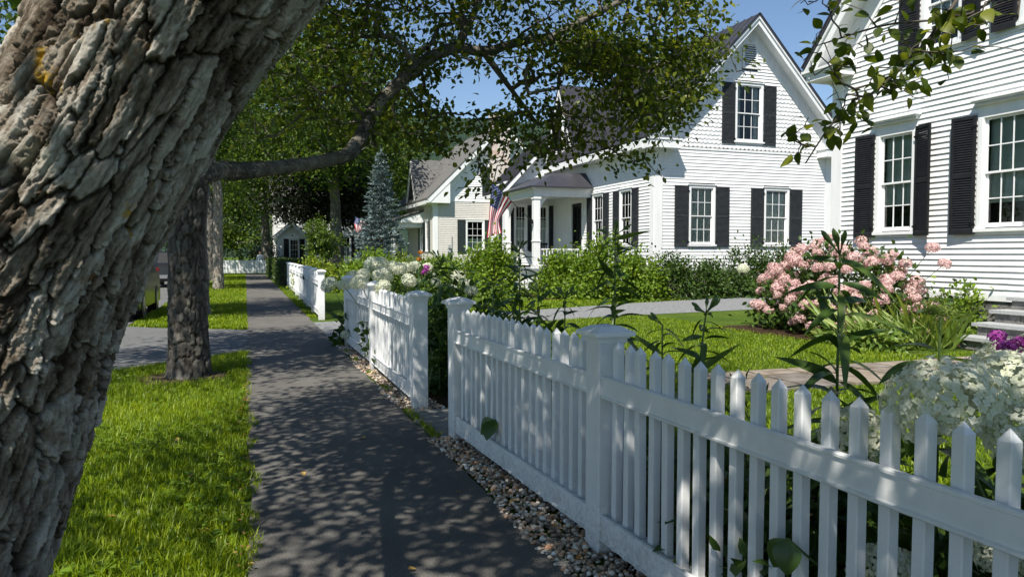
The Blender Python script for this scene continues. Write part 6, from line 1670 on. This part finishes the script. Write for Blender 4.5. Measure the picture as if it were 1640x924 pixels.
# ------------------------------------------------------------------ parked cars
def car(label, x0, y0, L, W_, H, paint, seed):
    t = thing('parked_car', label, 'car', (x0 + W_ / 2, y0 + L / 2, 0), 'cars parked along the road')
    prof = [(0, .45), (.02, .95), (.10 * L, 1.02), (.17 * L, 1.08), (.30 * L, H), (.72 * L, H), (.86 * L, 1.05), (.98 * L, .95), (L, .5), (L - .05, .28), (.05, .28)]
    body = [(x0, y0 + a, b) for a, b in prof]
    mb = MB(); n = len(prof)
    vs = []
    for xx, ins in ((x0, .0), (x0 + .09, .0), (x0 + W_ - .09, 0), (x0 + W_, 0)):
        for a, b in prof:
            k = .13 * max(0, b - 1.0); edge_ = xx in (x0, x0 + W_)
            sh_ = k if xx < x0 + W_ / 2 else -k
            vs.append((xx + sh_, y0 + a + (.03 if edge_ and a < L / 2 else -.03 if edge_ else 0), b - (.03 if edge_ else 0)))
    fs = [tuple(range(n - 1, -1, -1)), tuple(range(3 * n, 4 * n))]
    for k in range(3):
        for i in range(n):
            j = (i + 1) % n; fs.append((k * n + i, k * n + j, (k + 1) * n + j, (k + 1) * n + i))
    mb.addv(vs, fs); mb.build('body', paint, t, False)
    for sx, xx in ((-1, x0 + .055), (1, x0 + W_ - .055)):
        for a, b in ((.33, .48), (.50, .69)):
            m2 = MB(); m2.prism([(xx, y0 + L * a + (.12 if a < .4 else 0), 1.12), (xx, y0 + L * b + (.15 if a > .4 else 0), 1.12), (xx, y0 + L * b, H - .1), (xx, y0 + L * a + (.25 if a < .4 else 0), H - .1)], (sx * .012, 0, 0)); m2.build('side_window', black_paint, t)
    m2 = MB(); m2.prism([(x0 + .2, y0 + .185 * L, 1.12), (x0 + W_ - .2, y0 + .185 * L, 1.12), (x0 + W_ - .25, y0 + .292 * L, H - .06), (x0 + .25, y0 + .292 * L, H - .06)], (0, -.03, .0)); m2.build('rear_window', black_paint, t)
    for yy in (y0 + .2 * L, y0 + .8 * L):
        for xx in (x0 + .0, x0 + W_ - .2):
            m2 = MB(); m2.tube([(xx - .01, yy, .34), (xx + .21, yy, .34)], .34, 20); w = m2.build('wheel', black_paint, t)
            m2 = MB(); m2.tube([(xx - .02, yy, .34), (xx + .22, yy, .34)], .2, 14); m2.build('rim', M('rim_metal', (.4, .4, .42), .3, metal=.9), w)
    for xx in (x0 + .12, x0 + W_ - .37):
        m2 = MB(); m2.box((xx, y0 - .005, .75), (xx + .25, y0 + .04, .92)); m2.build('tail_light', M('tail_red', (.12, .006, .006), .2), t)
    m2 = MB(); m2.box((x0 + .1, y0 - .04, .42), (x0 + W_ - .1, y0 + .05, .58)); m2.build('bumper', M('bumper_grey', (.3, .3, .31), .3, metal=.5), t)
dark_car = M('dark_car_paint', (.012, .013, .016), .18, spec=.6); silver = M('silver_car_paint', (.45, .47, .5), .25, metal=.4)
car('dark parked car glimpsed between the leaning trunk and the next tree', -4.1, 18.2, 4.6, 1.85, 1.6, dark_car, 1)
car('black parked car farther on, half hidden behind the pale trunk', -4.05, 37.0, 4.6, 1.85, 1.65, dark_car, 2)

# ------------------------------------------------------------------ a person beyond the hedge
pp = np.array([1.15, 63.9, 0.0])
pt = thing('person', 'distant person in a white shirt seen above the far board fence', 'person', tuple(pp))
me = bpy.data.meshes.new('body')
jo = [((0, 0, .95), .15), ((0, 0, 1.2), .15), ((0, 0, 1.42), .16), ((0, 0, 1.53), .06), ((0, 0, 1.62), .085), ((0, .01, 1.74), .09), ((-.19, 0, 1.40), .06), ((-.25, .02, 1.15), .045), ((-.24, -.08, .93), .035), ((.19, 0, 1.40), .06), ((.25, .02, 1.15), .045), ((.23, -.1, .95), .035), ((-.09, 0, .88), .09), ((-.10, .0, .48), .06), ((-.10, .03, .08), .045), ((-.10, -.1, .04), .035), ((.09, 0, .88), .09), ((.11, -.04, .48), .06), ((.11, .04, .08), .045), ((.11, -.09, .04), .035)]
ed = [(0, 1), (1, 2), (2, 3), (3, 4), (4, 5), (2, 6), (6, 7), (7, 8), (2, 9), (9, 10), (10, 11), (0, 12), (12, 13), (13, 14), (14, 15), (0, 16), (16, 17), (17, 18), (18, 19)]
me.from_pydata([j[0] for j in jo], ed, [])
bo = add('body', me, pt)
bo.location = (0, 0, 0)
sk = bo.modifiers.new('skin', 'SKIN')
for i, j in enumerate(jo): me.skin_vertices[0].data[i].radius = (j[1], j[1])
me.skin_vertices[0].data[0].use_root = True
bo.modifiers.new('sub', 'SUBSURF').levels = 1
bo.modifiers['sub'].render_levels = 2
pm, pnt, pb = mat_new('person_cloth_skin')
tc = pnt.nodes.new('ShaderNodeTexCoord'); sx = pnt.nodes.new('ShaderNodeSeparateXYZ'); pnt.links.new(tc.outputs['Object'], sx.inputs[0])
mr = pnt.nodes.new('ShaderNodeMapRange'); mr.inputs[2].default_value = 2.0; pnt.links.new(sx.outputs[2], mr.inputs[0])
rp = ramp(pnt, [(0, (.03, .035, .06)), (.47, (.75, .75, .75)), (.765, (.42, .26, .19))]); rp.color_ramp.interpolation = 'CONSTANT'
pnt.links.new(mr.outputs[0], rp.inputs[0]); pnt.links.new(rp.outputs[0], pb.inputs['Base Color'])
me.materials.append(pm)
hm = MB(); v_, f_ = ico2(); hm.addv([(pp[0] + a * .095, pp[1] + .025 + b * .10, 1.745 + c * .085) for a, b, c in v_], [tuple(f) for f in f_]); hm.build('hair', M('dark_hair', (.03, .02, .015), .6), pt, True)

# ------------------------------------------------------------------ wooded hill
n1, n2 = 260, 70
aa = np.linspace(-.9, 1.25, n1); rr = np.linspace(420, 1500, n2)
A_, R_ = np.meshgrid(aa, rr); X_ = R_ * np.sin(A_); Y_ = R_ * np.cos(A_)
s = np.clip((R_ - 420) / 500, 0, 1); prof = s * s * (3 - 2 * s)
Hh = prof * (166 + 20 * fbm(np.stack([A_ * 4, A_ * 0, A_ * 0], -1), 3)) + prof * 12 * fbm(np.stack([X_ / 120, Y_ / 120, X_ * 0], -1), 3)
Hh = Hh + (5.5 * np.abs(vnoise(np.stack([X_ / 9, Y_ / 13, X_ * 0], -1))) + 3 * vnoise(np.stack([X_ / 4, Y_ / 6, X_ * 0], -1))) * np.clip(prof * 4, 0, 1) - 1.5
V = np.stack([X_, Y_, Hh], -1).reshape(-1, 3); I = np.arange(n2 - 1)[:, None] * n1; J = np.arange(n1 - 1)[None, :]
F = np.stack([I + J, I + J + 1, I + n1 + J + 1, I + n1 + J], -1).reshape(-1, 4)
hill_mat = M('wooded_hill', [(.3, (.020, .038, .030)), (.5, (.034, .058, .040)), (.7, (.055, .080, .045))], .95, .07, 9, 1.0, .15, 8, spec=.05, nrough=.7)  # green shifted towards blue, distance haze put into the colour
o = add('hill', np_mesh('hill', V, F, hill_mat, None, True)); o['kind'] = 'structure'
